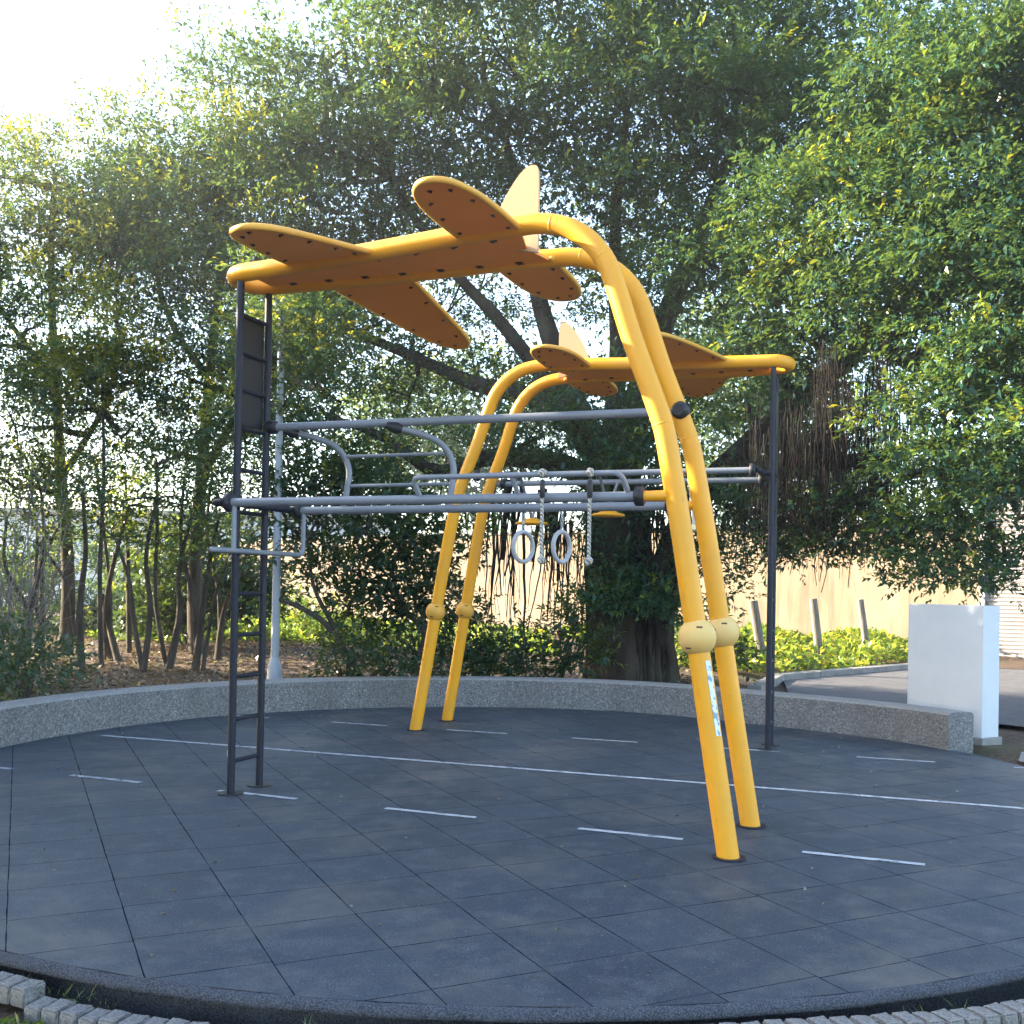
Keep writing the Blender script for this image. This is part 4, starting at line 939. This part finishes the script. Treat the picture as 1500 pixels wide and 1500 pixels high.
scatter('grass', 'thin dull grass along the back of the seat wall at the left', 'grass', pts, MAT['leaf_grass'], .03, .075, .7, .14, .3)
pts = []
for i in range(16000):
    a = random.uniform(PI - .75, PI + .80); R = random.uniform(5.10, 5.9); p = radial(a, R, 0)
    if p.y > 3 and math.sin(p.x * 7) * math.sin(p.y * 9 + p.x * 3) > -.75 + 1.2 * random.random(): pts.append((p.x, p.y, -.165 + .01))
scatter('grass', 'short weedy grass in front of the brick edging', 'grass', pts, MAT['leaf_grass'], .02, .065, 1.1, .2, .3)
pts = []
for i in range(20):
    a = PI + random.choice([random.uniform(.30, .52), random.uniform(-.42, .42)]); c = radial(a, 4.925 + random.uniform(-.01, .02), -.10)
    for k in range(random.randint(3, 10)): pts.append((c.x + random.gauss(0, .025), c.y + random.gauss(0, .012), c.z))
scatter('weeds', 'thin weeds sprouting between the bricks and the rubber rim', 'weeds', pts, MAT['leaf_grass'], .03, .085, .6, .07, .3)
pts = []
for i in range(120):
    a = PI + random.uniform(.36, .62); c = radial(a, random.uniform(5.10, 5.5), -.15)
    for k in range(6): pts.append((c.x + random.gauss(0, .02), c.y + random.gauss(0, .02), c.z))
scatter('weeds', 'broad leaved weeds in the grass by the raised edging bricks', 'weeds', pts, MAT['leaf_cover'], .03, .07, 1.5, .5, .1)
pts = []
while len(pts) < 330:
    a = random.uniform(0, 2 * PI); R = 4.7 * math.sqrt(random.random())
    if random.random() < .35: R = random.uniform(4.2, 4.72); a = random.uniform(-1.2, 1.2)
    p = radial(a, R, .006); pts.append((p.x, p.y, .006))
scatter('leaf_litter', 'scattered dry leaf scraps lying on the dark rubber floor', 'fallen leaves', pts, MAT['leaf_litter'], .012, .045, 9, .45, .6)

# ------------------------------------------------------------------ light, camera
EL = math.radians(SUN_EL); SD = Vector((SUN_X, SUN_Y, 0)).normalized(); to_sun = SD * math.cos(EL) + Vector((0, 0, math.sin(EL)))
su = bpy.data.lights.new('sun', 'SUN'); su.energy = SUN_E; su.angle = math.radians(.53); su.color = (1, .86, .66)
so = bpy.data.objects.new('sun', su); COL.objects.link(so); so.rotation_euler = (-to_sun).to_track_quat('-Z', 'Y').to_euler(); so.location = (-20, 10, 30)
wd = bpy.data.worlds.new('World'); SC.world = wd; wd.use_nodes = True; nt = wd.node_tree
bg = nt.nodes['Background']; sk = nt.nodes.new('ShaderNodeTexSky'); sk.sky_type = 'NISHITA'; sk.sun_disc = False
sk.sun_elevation = EL; sk.sun_rotation = math.atan2(SD.x, SD.y); sk.air_density = 1.0; sk.dust_density = 1.6; sk.ozone_density = 1.0
nt.links.new(sk.outputs[0], bg.inputs[0]); bg.inputs[1].default_value = SKY
cam = bpy.data.cameras.new('camera'); co = bpy.data.objects.new('camera', cam); COL.objects.link(co)
cam.sensor_fit = 'HORIZONTAL'; cam.sensor_width = 36; cam.lens = 36 * F / 1500; cam.shift_x = 0; cam.shift_y = (CY - 750) / 1500
cam.clip_end = 3000; cam.clip_start = .05
M = Matrix.Identity(4)
for i in range(3): M[i][0] = CR[i]; M[i][1] = CU[i]; M[i][2] = -_f[i]
M[2][3] = HCAM; co.matrix_world = M
SC.camera = co
SC.view_settings.view_transform = 'Standard'; SC.view_settings.look = 'None'; SC.view_settings.gamma = 1; SC.view_settings.exposure = EXPO
SC.render.engine = 'CYCLES'
SC.cycles.max_bounces = 8; SC.cycles.diffuse_bounces = 4; SC.cycles.transmission_bounces = 4
